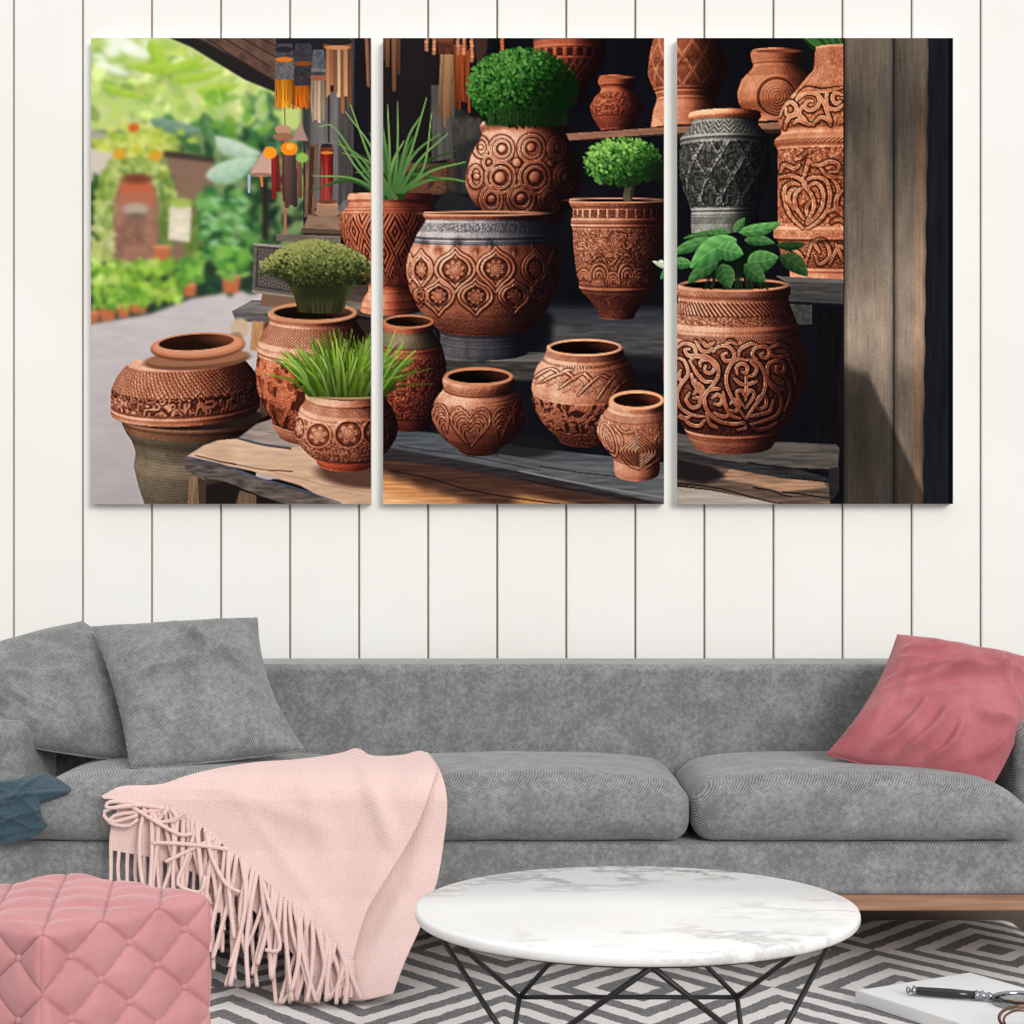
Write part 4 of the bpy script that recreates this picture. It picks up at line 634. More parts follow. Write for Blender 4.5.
k = NT('white_painted_boards'); co = k.coord(); k.set(Base_Color=k.ramp(k.noise(co, 2.2, 3), [(.3, lin(237, 235, 229)), (.7, lin(242, 240, 235))]), Roughness=.55, Specular_IOR_Level=.2); M_wall = k.m
M_gap = plain('groove_shadow_gap', (142, 136, 124), .9, 0, .1)
k = NT('walnut'); co = k.coord(); mp = k.n('ShaderNodeMapping', Scale=(3, 20, 60)); k.t.links.new(co, mp.inputs[0]); k.set(Base_Color=k.ramp(k.noise(mp.outputs[0], 1.6, 4), [(.3, lin(132, 94, 70)), (.7, lin(172, 128, 98))]), Roughness=.5); M_wood = k.m
# floor: dark herringbone boards
k = NT('dark_oak_floor'); co = k.coord(); mp = k.n('ShaderNodeMapping', Rotation=(0, 0, math.radians(45))); k.t.links.new(co, mp.inputs[0])
br = k.n('ShaderNodeTexBrick', Scale=1., Mortar_Size=.002, Brick_Width=.7, Row_Height=.11, Color1=lin(62, 47, 38), Color2=lin(90, 68, 54), Mortar=lin(24, 18, 16)); k.t.links.new(mp.outputs[0], br.inputs[0])
gr = k.noise(mp.outputs[0], 30, 4); k.set(Base_Color=k.mix(.5, br.outputs[0], k.ramp(gr, [(.3, lin(50, 38, 31)), (.7, lin(104, 80, 64))]), 'MIX'), Roughness=.6, Specular_IOR_Level=.2); M_floor = k.m
# rug: concentric lozenges in a staggered grid
k = NT('woven_rug'); co = k.coord(); sx = k.n('ShaderNodeSeparateXYZ'); k.t.links.new(co, sx.inputs[0]); wob = k.noise(co, 35, 2); wo = k.math('MULTIPLY', k.math('SUBTRACT', wob, .5), .035)
RA, RB, RX, RY = .289, .364, .274, 3.886
u = k.math('DIVIDE', k.math('SUBTRACT', sx.outputs[0], RX), 2 * RA); v = k.math('DIVIDE', k.math('SUBTRACT', sx.outputs[1], RY), 2 * RB)
p_, q_ = k.math('ADD', k.math('ADD', u, v), wo), k.math('SUBTRACT', k.math('SUBTRACT', u, v), wo); i_, j_ = k.math('ROUND', p_), k.math('ROUND', q_)
mt = k.math('MULTIPLY', k.math('MAXIMUM', k.math('ABSOLUTE', k.math('SUBTRACT', p_, i_)), k.math('ABSOLUTE', k.math('SUBTRACT', q_, j_))), 2.)
st = k.math('FLOOR', k.math('MULTIPLY', mt, 5.999)); odd = k.math('ABSOLUTE', k.math('MODULO', k.math('ADD', st, k.math('ADD', i_, j_)), 2.))
nz = k.noise(co, 260, 3, .8); dk = k.ramp(nz, [(.32, lin(66, 64, 66)), (.68, lin(150, 148, 150))]); lt = k.ramp(nz, [(.3, lin(206, 200, 196)), (.7, lin(236, 231, 227))])
k.set(Base_Color=k.mix(odd, lt, dk), Roughness=.95, Specular_IOR_Level=.1); k.bump(nz, .5, .003); M_rug = k.m
# marble
k = NT('white_marble'); co = k.coord(); mp = k.n('ShaderNodeMapping', Location=(.31, .12, 0), Rotation=(0, 0, .5), Scale=(1, 1.9, 1)); k.t.links.new(co, mp.inputs[0])
d1 = k.noise(mp.outputs[0], 3.2, 8, .62); d2 = k.noise(mp.outputs[0], 1.7, 3, .5); vein = k.math('ABSOLUTE', k.math('SUBTRACT', d1, .5)); vm = k.n('ShaderNodeMapRange', From_Min=0., From_Max=.036, To_Min=1., To_Max=0.); k.t.links.new(vein, vm.inputs[0])
ms = k.n('ShaderNodeMapRange', From_Min=.45, From_Max=.66); k.t.links.new(d2, ms.inputs[0]); f_ = k.math('MULTIPLY', k.math('MULTIPLY', vm.outputs[0], ms.outputs[0]), .95)
cl = k.n('ShaderNodeMapRange', From_Min=.5, From_Max=.8, To_Max=.16); k.t.links.new(d1, cl.inputs[0]); k.set(Base_Color=k.mix(k.math('ADD', f_, cl.outputs[0]), lin(249, 248, 246), lin(150, 148, 148)), Roughness=.22, Specular_IOR_Level=.4); M_marble = k.m
M_wire = plain('black_steel', (30, 29, 29), .45, 0, .5); M_paper = plain('white_paper', (232, 232, 231), .7, 0, .3); M_pages = plain('page_edges', (205, 205, 204), .9, 0, .1); M_chrome = plain('polished_chrome', (150, 152, 158), .14, 1.); M_lacquer = plain('black_lacquer', (24, 25, 30), .15, 0, .6); M_copper = plain('brown_metal', (120, 84, 66), .25, .8)
k = NT('clear_glass'); k.set(Base_Color=(1, 1, 1, 1), Roughness=.02, Transmission_Weight=1., IOR=1.45); M_glass = k.m
M_edge = plain('canvas_edge', (226, 226, 224), .8, 0, .1)

# ---- mesh helpers
def obj(name, verts, faces, mat, parent=None, smooth=True):
    me = bpy.data.meshes.new(name); me.from_pydata([tuple(v) for v in verts], [], faces); me.materials.append(mat)
    if smooth: me.polygons.foreach_set('use_smooth', [True] * len(me.polygons))
    me.update(); o = bpy.data.objects.new(name, me); C.objects.link(o); o.parent = parent; return o
def obj_bm(name, bm, mat, parent=None, smooth=True):
    bmesh.ops.recalc_face_normals(bm, faces=bm.faces)
    me = bpy.data.meshes.new(name); bm.to_mesh(me); bm.free(); me.materials.append(mat)
    if smooth: me.polygons.foreach_set('use_smooth', [True] * len(me.polygons))
    o = bpy.data.objects.new(name, me); C.objects.link(o); o.parent = parent; return o
def thing(name, label, cat, loc=(0, 0, 0), group=None):
    o = bpy.data.objects.new(name, None); o.empty_display_size = .05; C.objects.link(o); o.location = loc; tag(o, label, cat, group); return o
def tag(o, label, cat, group=None):
    o['label'] = label; o['category'] = cat
    if group: o['group'] = group
    return o
def struct(o): o['kind'] = 'structure'; return o
def settle(root, ch):                       # part built in room coordinates, kept where it is under its thing
    ch.parent = root; ch.matrix_parent_inverse = Matrix.Translation(-Vector(root.location)); return ch
def cube_grid(n):
    """cube shell -1..1 with n cells a side, and for every vertex the faces it lies on"""
    idx, V, Fc = {}, [], []
    def vid(p):
        key = tuple(round(c * n) for c in p)
        if key not in idx: idx[key] = len(V); V.append(Vector([c for c in p]))
        return idx[key]
    for ax in range(3):
        for sg in (-1, 1):
            a, b = [i for i in range(3) if i != ax]
            for i in range(n):
                for j in range(n):
                    q = []
                    for di, dj in ((0, 0), (1, 0), (1, 1), (0, 1)):
                        p = [0, 0, 0]; p[ax] = sg; p[a] = -1 + 2 * (i + di) / n; p[b] = -1 + 2 * (j + dj) / n; q.append(vid(p))
                    if (sg > 0) == (ax != 1): Fc.append(q)
                    else: Fc.append(q[::-1])
    return V, Fc
def soft_box(name, x0, x1, y0, y1, z0, z1, r, mat, parent=None, n=24, crown=0., front=0., rough=0., warp=None, droop=0., ends=(0, 0)):
    V, Fc = cube_grid(n); c = Vector(((x0 + x1) / 2, (y0 + y1) / 2, (z0 + z1) / 2)); h = Vector(((x1 - x0) / 2, (y1 - y0) / 2, (z1 - z0) / 2)); out = []
    def even(t, hh):                        # more grid lines near the rounded edges
        e = min(.9, 2.2 * r / hh); a = abs(t); k = .5
        a = a / k * (1 - e) if a < k else (1 - e) + (a - k) / (1 - k) * e
        return math.copysign(a, t)
    for v in V:
        t = Vector([even(v[i], h[i]) for i in range(3)]); p = Vector([t[i] * h[i] for i in range(3)])
        inner = Vector([max(-(h[i] - r), min(h[i] - r, p[i])) for i in range(3)]); d = p - inner
        if d.length > 1e-9:
            m = max(abs(d[0]), abs(d[1]), abs(d[2])); d = d.normalized() * r if m > r * .999 else d
        p = inner + d; X, Y, Z = p[0] / h[0], p[1] / h[1], p[2] / h[2]
        if crown and p[2] > 0: p[2] += Z * (crown * (1 - X * X) * (1 - .6 * Y * Y) - droop * (X ** 6) - ends[X > 0] * abs(X) ** 5)
        if front and p[1] < 0: p[1] -= -Y * -1 * -1 * 0 + front * (1 - X ** 4) * (1 - Z * Z) * abs(Y)
        q = c + p
        if rough: q += Vector((0, 0, rough * mnoise.noise(q * 9))) + Vector((0, rough * mnoise.noise(q * 7 + Vector((3, 1, 2))), 0))
        if warp: q = warp(q)
        out.append(q)
    return obj(name, out, Fc, mat, parent)
def tube_bm(bm, pts, r, n=8, closed=False, r1=None, cap=True):
    pts = [Vector(p) for p in pts]; N = len(pts); rings = []; up = None
    for i, p in enumerate(pts):
        a = pts[(i - 1) % N] if closed or i else p; b = pts[(i + 1) % N] if closed or i < N - 1 else p
        t = (b - a).normalized()
        if up is None: up = t.orthogonal().normalized()
        up = (up - t * up.dot(t)).normalized(); s = t.cross(up); rr = r if r1 is None else r + (r1 - r) * i / (N - 1)
        rings.append([bm.verts.new(p + (up * math.cos(2 * math.pi * k / n) + s * math.sin(2 * math.pi * k / n)) * rr) for k in range(n)])
    for i in range(N if closed else N - 1):
        A, B = rings[i], rings[(i + 1) % N]; sh = 0
        if closed and i == N - 1:
            sh = min(range(n), key=lambda q: (A[0].co - B[q].co).length)
        for k in range(n): bm.faces.new((A[k], A[(k + 1) % n], B[(k + 1 + sh) % n], B[(k + sh) % n]))
    if not closed and cap: bm.faces.new(rings[0][::-1]); bm.faces.new(rings[-1])
def tube(name, pts, r, mat, parent=None, **kw):
    bm = bmesh.new(); tube_bm(bm, pts, r, **kw); return obj_bm(name, bm, mat, parent)
def lathe(name, prof, mat, parent=None, n=32, axis=None, org=(0, 0, 0)):
    """prof: (distance along the axis, radius)"""
    ax = Vector(axis or (0, 0, 1)).normalized(); e1 = ax.orthogonal().normalized(); e2 = ax.cross(e1); bm = bmesh.new(); rings = []
    for t, r in prof:
        rings.append([bm.verts.new(Vector(org) + ax * t + (e1 * math.cos(2 * math.pi * k / n) + e2 * math.sin(2 * math.pi * k / n)) * max(r, 1e-5)) for k in range(n)])
    for A, B in zip(rings, rings[1:]):
        for k in range(n): bm.faces.new((A[k], A[(k + 1) % n], B[(k + 1) % n], B[k]))
    bm.faces.new(rings[0][::-1]); bm.faces.new(rings[-1]); return obj_bm(name, bm, mat, parent)
def catm(pts, t):
    """point at 0..1 on a smooth line through pts"""
    n = len(pts) - 1; x = min(max(t, 0), 1) * n; i = min(int(x), n - 1); f = x - i
    g = lambda k: Vector(pts[max(0, min(n, k))])
    a, b, c, d = g(i - 1), g(i), g(i + 1), g(i + 2)
    return .5 * (2 * b + (c - a) * f + (2 * a - 5 * b + 4 * c - d) * f * f + (3 * b - a - 3 * c + d) * f ** 3)

# ---- wall, floor
WALL = 4.85
bm = bmesh.new(); xs = []
gx = [(13.4 + 69.1 * i - 512) / F * WALL for i in range(-6, 22)]
prof = []
for g in gx: prof += [(g - .0052, 0), (g - .0026, .0022), (g - .0024, .009), (g + .0024, .009), (g + .0026, .0022), (g + .0052, 0)]
x0, x1 = gx[0] - .1, gx[-1] + .1; prof = [(x0, 0)] + prof + [(x1, 0)]
lo = [bm.verts.new((x, WALL + y, 0)) for x, y in prof]; hi = [bm.verts.new((x, WALL + y, 2.75)) for x, y in prof]; bl = [bm.verts.new((x, WALL + .08, zz)) for x, zz in ((x0, 0), (x1, 0), (x1, 2.75), (x0, 2.75))]
for i in range(len(prof) - 1):
    f = bm.faces.new((lo[i], lo[i + 1], hi[i + 1], hi[i]))
    if i and i % 6 in (2, 3, 4): f.material_index = 1 if i % 6 == 3 else 0
bm.faces.new((bl[1], bl[0], bl[3], bl[2])); bm.faces.new((lo[0], hi[0], bl[3], bl[0])); bm.faces.new((lo[-1], bl[1], bl[2], hi[-1]))
o = struct(obj_bm('wall_back', bm, M_wall, smooth=False)); o.data.materials.append(M_gap); o['label'] = 'white vertical boarded wall behind the sofa'
o = struct(obj('floor', [(-2.6, 1.2, 0), (2.6, 1.2, 0), (2.6, WALL, 0), (-2.6, WALL, 0), (-2.6, 1.2, -.05), (2.6, 1.2, -.05), (2.6, WALL, -.05), (-2.6, WALL, -.05)], [(0, 1, 2, 3), (7, 6, 5, 4), (0, 4, 5, 1), (1, 5, 6, 2), (2, 6, 7, 3), (3, 7, 4, 0)], M_floor, smooth=False)); o['label'] = 'dark wooden floor'

# ---- rug
bm = bmesh.new(); rx0, rx1, ry0, ry1, rt = -1.75, 1.27, 2.2, 4.605, .009
nx, ny = 90, 70; top = [[bm.verts.new((rx0 + (rx1 - rx0) * i / nx + (.004 * mnoise.noise(Vector((7, j * .9, 0))) if i in (0, nx) else 0), ry0 + (ry1 - ry0) * j / ny + (.004 * mnoise.noise(Vector((i * .9, 3, 0))) if j in (0, ny) else 0), rt - (.004 if i in (0, nx) or j in (0, ny) else 0))) for i in range(nx + 1)] for j in range(ny + 1)]
for j in range(ny):
    for i in range(nx): bm.faces.new((top[j][i], top[j][i + 1], top[j + 1][i + 1], top[j + 1][i]))
ring = [top[0][i] for i in range(nx + 1)] + [top[j][nx] for j in range(1, ny + 1)] + [top[ny][i] for i in range(nx - 1, -1, -1)] + [top[j][0] for j in range(ny - 1, 0, -1)]
low = [bm.verts.new((v.co.x, v.co.y, 0)) for v in ring]
for i in range(len(ring)): j = (i + 1) % len(ring); bm.faces.new((ring[i], low[i], low[j], ring[j]))
bm.faces.new(low[::-1])
rug = thing('rug', 'grey and cream woven rug of nested diamonds under the marble table', 'rug', (0, 3.4, 0)); settle(rug, obj_bm('rug_pile', bm, M_rug))

# ---- sofa
sofa = thing('sofa', 'long grey velvet three cushion sofa with low straight back on a wooden plinth', 'sofa', (0, 4.3, .009))
XL, XR = -1.12, 1.155
settle(sofa, soft_box('backrest', XL - .2, XR + .2, 4.46, 4.72, .2, .669, .018, M_sofa, n=40))
for a, b in ((XL - .2, XL), (XR, XR + .2)): settle(sofa, soft_box('armrest', a, b, 4.14, 4.46, .2, .556, .04, M_sofa, n=24))
settle(sofa, soft_box('seat_frame', XL - .2, XR + .2, 3.985, 4.70, .189, .3045, .014, M_sofa, n=40, front=.0))
w3 = (XR - XL) / 3
for i in range(3):
    settle(sofa, soft_box('seat_cushion', XL + w3 * i + .002, XL + w3 * (i + 1) - .002, 3.965, 4.46, .3065, .449, .05, M_sofa, n=36, crown=.018, front=.008, rough=.003, droop=.025, ends=(.045 if i == 0 else 0, .045 if i == 2 else 0)))
settle(sofa, soft_box('plinth', XL - .19, XR + .19, 4.0, 4.69, .151, .189, .003, M_wood, n=10))
for x in (XL - .16, XR + .16):
    for y in (4.06, 4.3): settle(sofa, lathe('leg', [(0, .014), (.143, .022)], M_wood, org=(x, y, .0095), n=16))

# ---- cushions
def pillow(name, label, cs, T, mat, seed, wr=.012, pinch=.09, pin=(0, 0, 0, 0), group=None, folds=(), back=.55):
    """cs: corners top left, top right, bottom right, bottom left; folds: ridges (u, v from, u, v to, width, height)"""
    n = 104; tl, tr, br, bl = cs; c = (tl + tr + br + bl) / 4; ex = ((tr - tl) + (br - bl)).normalized(); ey = ((tl - bl) + (tr - br)).normalized(); nm = ex.cross(ey).normalized()
    if nm.y > 0: nm = -nm
    root = thing(name, label, 'cushion', (c.x, c.y, min(bl.z, br.z)), group)
    def base(u, v):
        pt, pr, pb, pl = pin
        u2 = u * (1 - (pinch + (pr if u > 0 else pl)) * (1 - v * v)); v2 = v * (1 - (pinch + (pt if v > 0 else pb)) * (1 - u * u))
        a, b = (u2 + 1) / 2, (v2 + 1) / 2
        return (bl * (1 - a) + br * a) * (1 - b) + (tl * (1 - a) + tr * a) * b
    def hgt(u, v):
        e = max(0, (1 - u * u) * (1 - v * v)); t = e ** .42; q = 1 - t
        s = Vector((u * 1.4 + seed, v * 1.4, seed * 2.3)); w = mnoise.noise(s * 1.5) * .9 + mnoise.noise(Vector((u * 5 + 2.2 * v, v * 2.2 - u * 1.2, seed))) * .55 + mnoise.noise(Vector((u * 9 + 4 * v, 3 * v - 2 * u, seed + 5))) * .22
        h = T * t + wr * w * min(1, 3 * e)
        for u0, v0, u1, v1, wd, hh in folds:
            du, dv = u1 - u0, v1 - v0; L = du * du + dv * dv; k = max(0, min(1, ((u - u0) * du + (v - v0) * dv) / L)); bow = .12 * math.sin(k * math.pi)
            d = abs((u - u0) * dv - (v - v0) * du) / math.sqrt(L) if 0 < k < 1 else math.hypot(u - u0 - k * du, v - v0 - k * dv); sd = ((u - u0) * dv - (v - v0) * du) / math.sqrt(L) - bow
            if 0 <= k <= 1: h += hh * (.6 * math.exp(-(sd / wd / 1.2) ** 2) + .4 * (math.exp(-math.sqrt(sd * sd + .0008) / wd / .5) - .5 * math.exp(-((sd + wd) / wd / .8) ** 2))) * math.sin(math.pi * k) ** .7 * min(1, 4 * e)
        return h
    V, Fc = [], []
    for s_ in (1, -1):
        o_ = len(V)
        for j in range(n + 1):
            for i in range(n + 1):
                u, v = math.sin((i / n - .5) * math.pi), math.sin((j / n - .5) * math.pi); b_ = base(u, v)
                V.append(b_ + nm * (hgt(u, v) if s_ > 0 else -back * T * max(0, (1 - u * u) * (1 - v * v)) ** .42))
        for j in range(n):
            for i in range(n):
                a = o_ + j * (n + 1) + i; f = [a, a + 1, a + n + 2, a + n + 1]; Fc.append(f if s_ > 0 else f[::-1])
    o = obj('cover', V, Fc, mat); bm = bmesh.new(); bm.from_mesh(o.data); bmesh.ops.remove_doubles(bm, verts=bm.verts, dist=1e-5); bmesh.ops.recalc_face_normals(bm, faces=bm.faces); bm.to_mesh(o.data); bm.free(); settle(root, o)
    rim = [base(t / 12 - 1, -1) for t in range(24)] + [base(1, t / 12 - 1) for t in range(24)] + [base(1 - t / 12, 1) for t in range(24)] + [base(-1, 1 - t / 12) for t in range(24)]
    settle(root, tube('piping', rim, .0028, mat, closed=True, n=8)); return root
pillow('cushion', 'grey velvet cushion leaning in the sofa corner on the armrest, behind another grey one', (at(-84, 672, 4.32), at(82, 622, 4.42), at(140, 762, 4.27), at(10, 744, 4.22)), .08, M_pillow, 3.1, .014, .02, pin=(-.06, -.36, -.05, 0), folds=((-.6, .5, .7, .1, .12, .02), (.1, .95, .8, .1, .1, .016), (-.5, .1, .3, -.5, .12, .014), (.0, -.95, .2, -.2, .1, .012)))
pillow('cushion', 'upright grey velvet cushion with creases, in front of the corner cushion', (at(93, 627, 4.33), at(257, 618, 4.38), at(304, 750, 4.17), at(131, 768, 4.05)), .08, M_pillow, 8.4, .012, .03, pin=(.02, .11, -.06, .03), folds=((-.95, .4, .4, .72, .07, .022), (-.95, .05, .85, .35, .08, .036), (-.1, .95, .97, -.2, .065, .034), (-.95, -.35, -.3, -.15, .06, .022), (.1, .6, .9, -.5, .06, .018), (.4, .92, .92, .4, .06, .014), (-.8, .2, .1, .1, .06, .012)))
pillow('cushion', 'rose pink velvet cushion slumped against the right arm of the sofa', (at(898, 635, 4.37), at(1034, 660, 4.36), at(992, 784, 4.06), at(827, 754, 4.14)), .085, M_rose, 14.2, .012, .03, pin=(.01, -.13, -.10, .09), folds=((-.95, .02, .97, .62, .08, .062), (-.9, -.12, .3, .32, .055, .034), (-.8, -.3, .7, .22, .08, .024), (-.9, .62, -.1, .86, .07, .026), (-.55, -.97, -.15, -.25, .06, .038), (-.2, -.97, .15, -.3, .06, .042), (.15, -.97, .35, -.4, .05, .034), (.5, .8, .97, .05, .07, .032), (.4, -.25, .98, -.1, .06, .028), (.55, -.9, .95, -.3, .07, .034), (-.85, .4, -.1, .62, .06, .024)))

# ---- pink throw
DP = [(740, 4.2), (750, 4.15), (757, 4.09), (765, 4.03), (775, 3.985), (790, 3.95), (800, 3.941), (850, 3.93), (900, 3.90), (940, 3.85), (1010, 3.715)]
def dep(y):
    for (a, da), (b, db) in zip(DP, DP[1:]):
        if y <= b: t = max(0, (y - a) / (b - a)); return da + (db - da) * t
    return DP[-1][1]
def sheet(name, top, bot, left, right, off, n=(80, 60), wob=.006, ridges=(), parent=None, curl=0.):
    """cloth hung over the seat edge, filled in between its four borders"""
    V, Fc = [], []; N, Mm = n; v3 = lambda L: [(x, y, 0) for x, y in L]; T, B, L, R = map(v3, (top, bot, left, right)); c00, c10, c01, c11 = Vector(T[0]), Vector(T[-1]), Vector(B[0]), Vector(B[-1])
    for j in range(Mm + 1):
        t = j / Mm
        for i in range(N + 1):
            s = i / N; p = catm(T, s) * (1 - t) + catm(B, s) * t + catm(L, t) * (1 - s) + catm(R, t) * s - (c00 * (1 - s) * (1 - t) + c10 * s * (1 - t) + c01 * (1 - s) * t + c11 * s * t)
            d = dep(p.y) + off + wob * (mnoise.noise(Vector((p.x * .022, p.y * .012, off * 50))) + .5 * mnoise.noise(Vector((p.x * .05 + p.y * .02, p.y * .02, off * 70 + 3))))
            for x0, y0, x1, y1, wd, hh in ridges:
                dx, dy = x1 - x0, y1 - y0; Ln = math.hypot(dx, dy); k_ = ((p.x - x0) * dx + (p.y - y0) * dy) / Ln / Ln
                if -.1 < k_ < 1.1: d -= hh * math.exp(-(((p.x - x0) * dy - (p.y - y0) * dx) / Ln / wd) ** 2) * max(0, math.sin(math.pi * (k_ + .1) / 1.2)) ** .6
            if curl: d -= curl * math.exp(-((1 - s) / .05) ** 2)
            V.append(at(p.x, p.y, d))
    for j in range(Mm):
        for i in range(N): a = j * (N + 1) + i; Fc.append((a, a + N + 1, a + N + 2, a + 1))
    o = obj(name, V, Fc, M_throw); m = o.modifiers.new('thickness', 'SOLIDIFY'); m.thickness = .006; m.offset = 1.; m2 = o.modifiers.new('soft', 'SUBSURF'); m2.levels = 1; m2.render_levels = 1
    return settle(parent, o)
throw = thing('throw_blanket', 'pale pink knitted throw with long fringe draped over the sofa seat edge', 'blanket', (-.45, 3.95, .4))
sheet('blanket_fold', [(119, 806), (200, 780), (300, 766), (385, 758), (428, 754)], [(109, 850), (165, 862), (236, 896), (300, 962), (345, 1000), (393, 995)], [(119, 806), (111, 828), (109, 850)], [(428, 754), (441, 774), (447, 800), (445, 832), (437, 882), (421, 926), (405, 962), (393, 995)], 0., ridges=((436, 800, 385, 990, 14, .012), (400, 900, 360, 990, 9, .014), (150, 812, 130, 850, 14, .006)), parent=throw, wob=.005)
EDGE = [(104, 799), (122, 801), (160, 807), (200, 826), (235, 855), (270, 886), (305, 917), (335, 944), (352, 964)]
sheet('blanket_top', [(101, 797), (122, 788), (160, 786), (196, 775), (250, 765), (300, 761), (340, 755), (357, 750), (372, 757), (400, 757), (424, 753), (437, 772)], EDGE, [(101, 797), (103, 798), (104, 799)], [(437, 772), (417, 826), (390, 872), (366, 914), (352, 964)], -.016, n=(110, 70), ridges=((358, 752, 395, 850, 9, .012), (425, 760, 350, 940, 16, .012), (300, 765, 330, 860, 12, .007), (200, 780, 330, 830, 10, .006), (240, 800, 340, 935, 8, .004)), parent=throw, wob=.006)
def strand(pts, r=.0047):
    P3 = [catm(pts, t / 12) for t in range(13)]; return settle(throw, tube('fringe_strand', [at(p.x, p.y, p.z) for p in P3], r, M_throw, n=8, r1=r * .86))
for i in range(56):
    t = .2 + .8 * (i + .5) / 56; e = catm([(x, y, 0) for x, y in EDGE], t); L = random.uniform(72, 122) * (1.12 - .3 * t); yb = min(1004 - random.random() * 8, e.y + L); sl = random.gauss(-4 + (8 if t > .8 else 0), 11); d0 = dep(e.y) - .019; g = random.uniform(.006, .028)
    mid = random.gauss(0, 3); strand([(e.x, e.y - 3, d0 + .004), (e.x + sl * .2 + mid, e.y + (yb - e.y) * .3, dep(e.y + (yb - e.y) * .3) - .012 - g), (e.x + sl * .6 + mid, e.y + (yb - e.y) * .65, dep(e.y + (yb - e.y) * .65) - .012 - g), (e.x + sl + random.gauss(0, 2), yb, dep(yb) - .012 - g * .8)], random.uniform(.0047, .0058))
for q in [[(176, 812, 0), (150, 806, .004), (122, 806, .008), (104, 812, .008), (112, 822, .01), (138, 815, .012)], [(166, 810, 0), (140, 812, .004), (116, 815, .008), (110, 823, .01), (128, 826, .01), (138, 819, .012)], [(158, 808, 0), (134, 803, .004), (110, 802, .006), (108, 808, .01), (132, 806, .012)], [(126, 803, 0), (150, 818, .014), (178, 834, .018), (192, 834, .016)], [(170, 808, .0), (176, 818, .01), (160, 822, .012), (146, 816, .016)], [(150, 808, 0), (158, 820, .01), (168, 806, .014), (164, 816, .016)], [(184, 816, 0), (172, 822, .012), (186, 812, .014)], [(215, 838, 0), (190, 850, .02), (165, 862, .024)], [(206, 832, 0), (212, 858, .02), (226, 884, .024), (240, 892, .024)], [(196, 828, 0), (186, 860, .02), (178, 884, .02), (200, 892, .028), (205, 876, .028)], [(230, 850, 0), (206, 846, .02), (168, 843, .022), (152, 843, .02)], [(262, 880, 0), (280, 945, .03), (265, 950, .034)]]:
    strand([(x, y, dep(y) - .02 - o_) for x, y, o_ in q])
for i in range(13):
    x = 111 + 100 * i / 12; y = 850 + .17 * (x - 109) + max(0, x - 175) * .42; strand([(x, y - 3, dep(y) - .002), (x + random.gauss(0, 1), y + 18, dep(y + 18) - .003), (x + random.gauss(1, 2), y + 38, dep(y + 38) - .004), (x + random.gauss(1, 3), y + random.uniform(48, 62), dep(y + 55) - .004)], .0044)

for i in range(18):
    t = (i + .5) / 18; e = catm([(215, 885, 0), (236, 896, 0), (300, 962, 0), (318, 978, 0)], t); yb = min(1003, e.y + random.uniform(52, 88)); sl = random.gauss(-2, 9)
    strand([(e.x, e.y - 4, dep(e.y) - .001), (e.x + sl * .4 + random.gauss(0, 3), (e.y + yb) / 2, dep((e.y + yb) / 2) - .004), (e.x + sl, yb, dep(yb) - .004)], random.uniform(.0045, .0055))

# ---- blue cloth on the left end of the seat
def crumple(name, mat, rows, parent, seed, n=90, amp=.006, lift=0., ridges=()):
    V, Fc = [], []; R = len(rows)
    for j in range(n + 1):
        t = j / n
        for i in range(n + 1):
            s = i / n; pts = [catm(r, s) for r in rows]; p = catm(pts, t); w = mnoise.noise(Vector((s * 3.2 + t * 1.2, t * 5.5 - s * 1.4, seed))) * amp + amp
            for x0, y0, x1, y1, wd, hh in ridges:
                dx, dy = x1 - x0, y1 - y0; L = math.hypot(dx, dy); k_ = ((p.x - x0) * dx + (p.y - y0) * dy) / L / L; sd = ((p.x - x0) * dy - (p.y - y0) * dx) / L + 2.5 * math.sin(k_ * 4 + seed)
                if -.15 < k_ < 1.15: w += hh * (math.exp(-abs(sd) / wd) if sd > 0 else math.exp(-math.sqrt(sd * sd + .0008) / wd / .5)) * max(0, math.sin(math.pi * (k_ + .15) / 1.3)) ** .6
            V.append(at(p.x, p.y, p.z) + Vector((0, -.8, .45)) * (w + lift))
    for j in range(n):
        for i in range(n): a = j * (n + 1) + i; Fc.append((a, a + n + 1, a + n + 2, a + 1))
    o = obj(name, V, Fc, mat); m = o.modifiers.new('thickness', 'SOLIDIFY'); m.thickness = .003; m.offset = 1.
    return settle(parent, o)
cloth = thing('napkin', 'crumpled dark teal linen cloth lying on the left end of the sofa seat', 'cloth', (-1.08, 3.95, .42))
crumple('cloth_fold', M_blue, [[(-50, 782, 4.02), (-10, 784, 4.0), (12, 783, 4.0), (32, 779, 4.03), (47, 775, 4.05)], [(-50, 800, 3.96), (-10, 800, 3.955), (25, 800, 3.955), (50, 792, 3.965), (71, 789, 3.97)], [(-50, 815, 3.94), (-10, 812, 3.94), (25, 806, 3.945), (45, 803, 3.955), (66, 796, 3.965)]], cloth, 2.3, ridges=((-40, 800, 30, 784, 5, .013), (-40, 812, 66, 794, 4, .012), (10, 806, 44, 778, 4, .012), (-30, 790, 10, 796, 4, .01)))
crumple('cloth_layer', M_blue, [[(-50, 800, 3.95), (-10, 806, 3.945), (14, 803, 3.945), (30, 796, 3.95), (40, 800, 3.95)], [(-50, 822, 3.935), (-10, 825, 3.935), (15, 822, 3.935), (32, 818, 3.935), (43, 818, 3.935)], [(-50, 838, 3.93), (-10, 844, 3.93), (14, 843, 3.93), (34, 838, 3.93), (49, 828, 3.935)]], cloth, 7.7, lift=.006, ridges=((-30, 812, 32, 799, 4, .014), (-20, 832, 44, 816, 4, .014), (0, 816, 30, 832, 3, .01), (-40, 826, 10, 820, 4, .012), (28, 800, 40, 826, 3, .01), (-30, 842, 46, 832, 4, .008)))

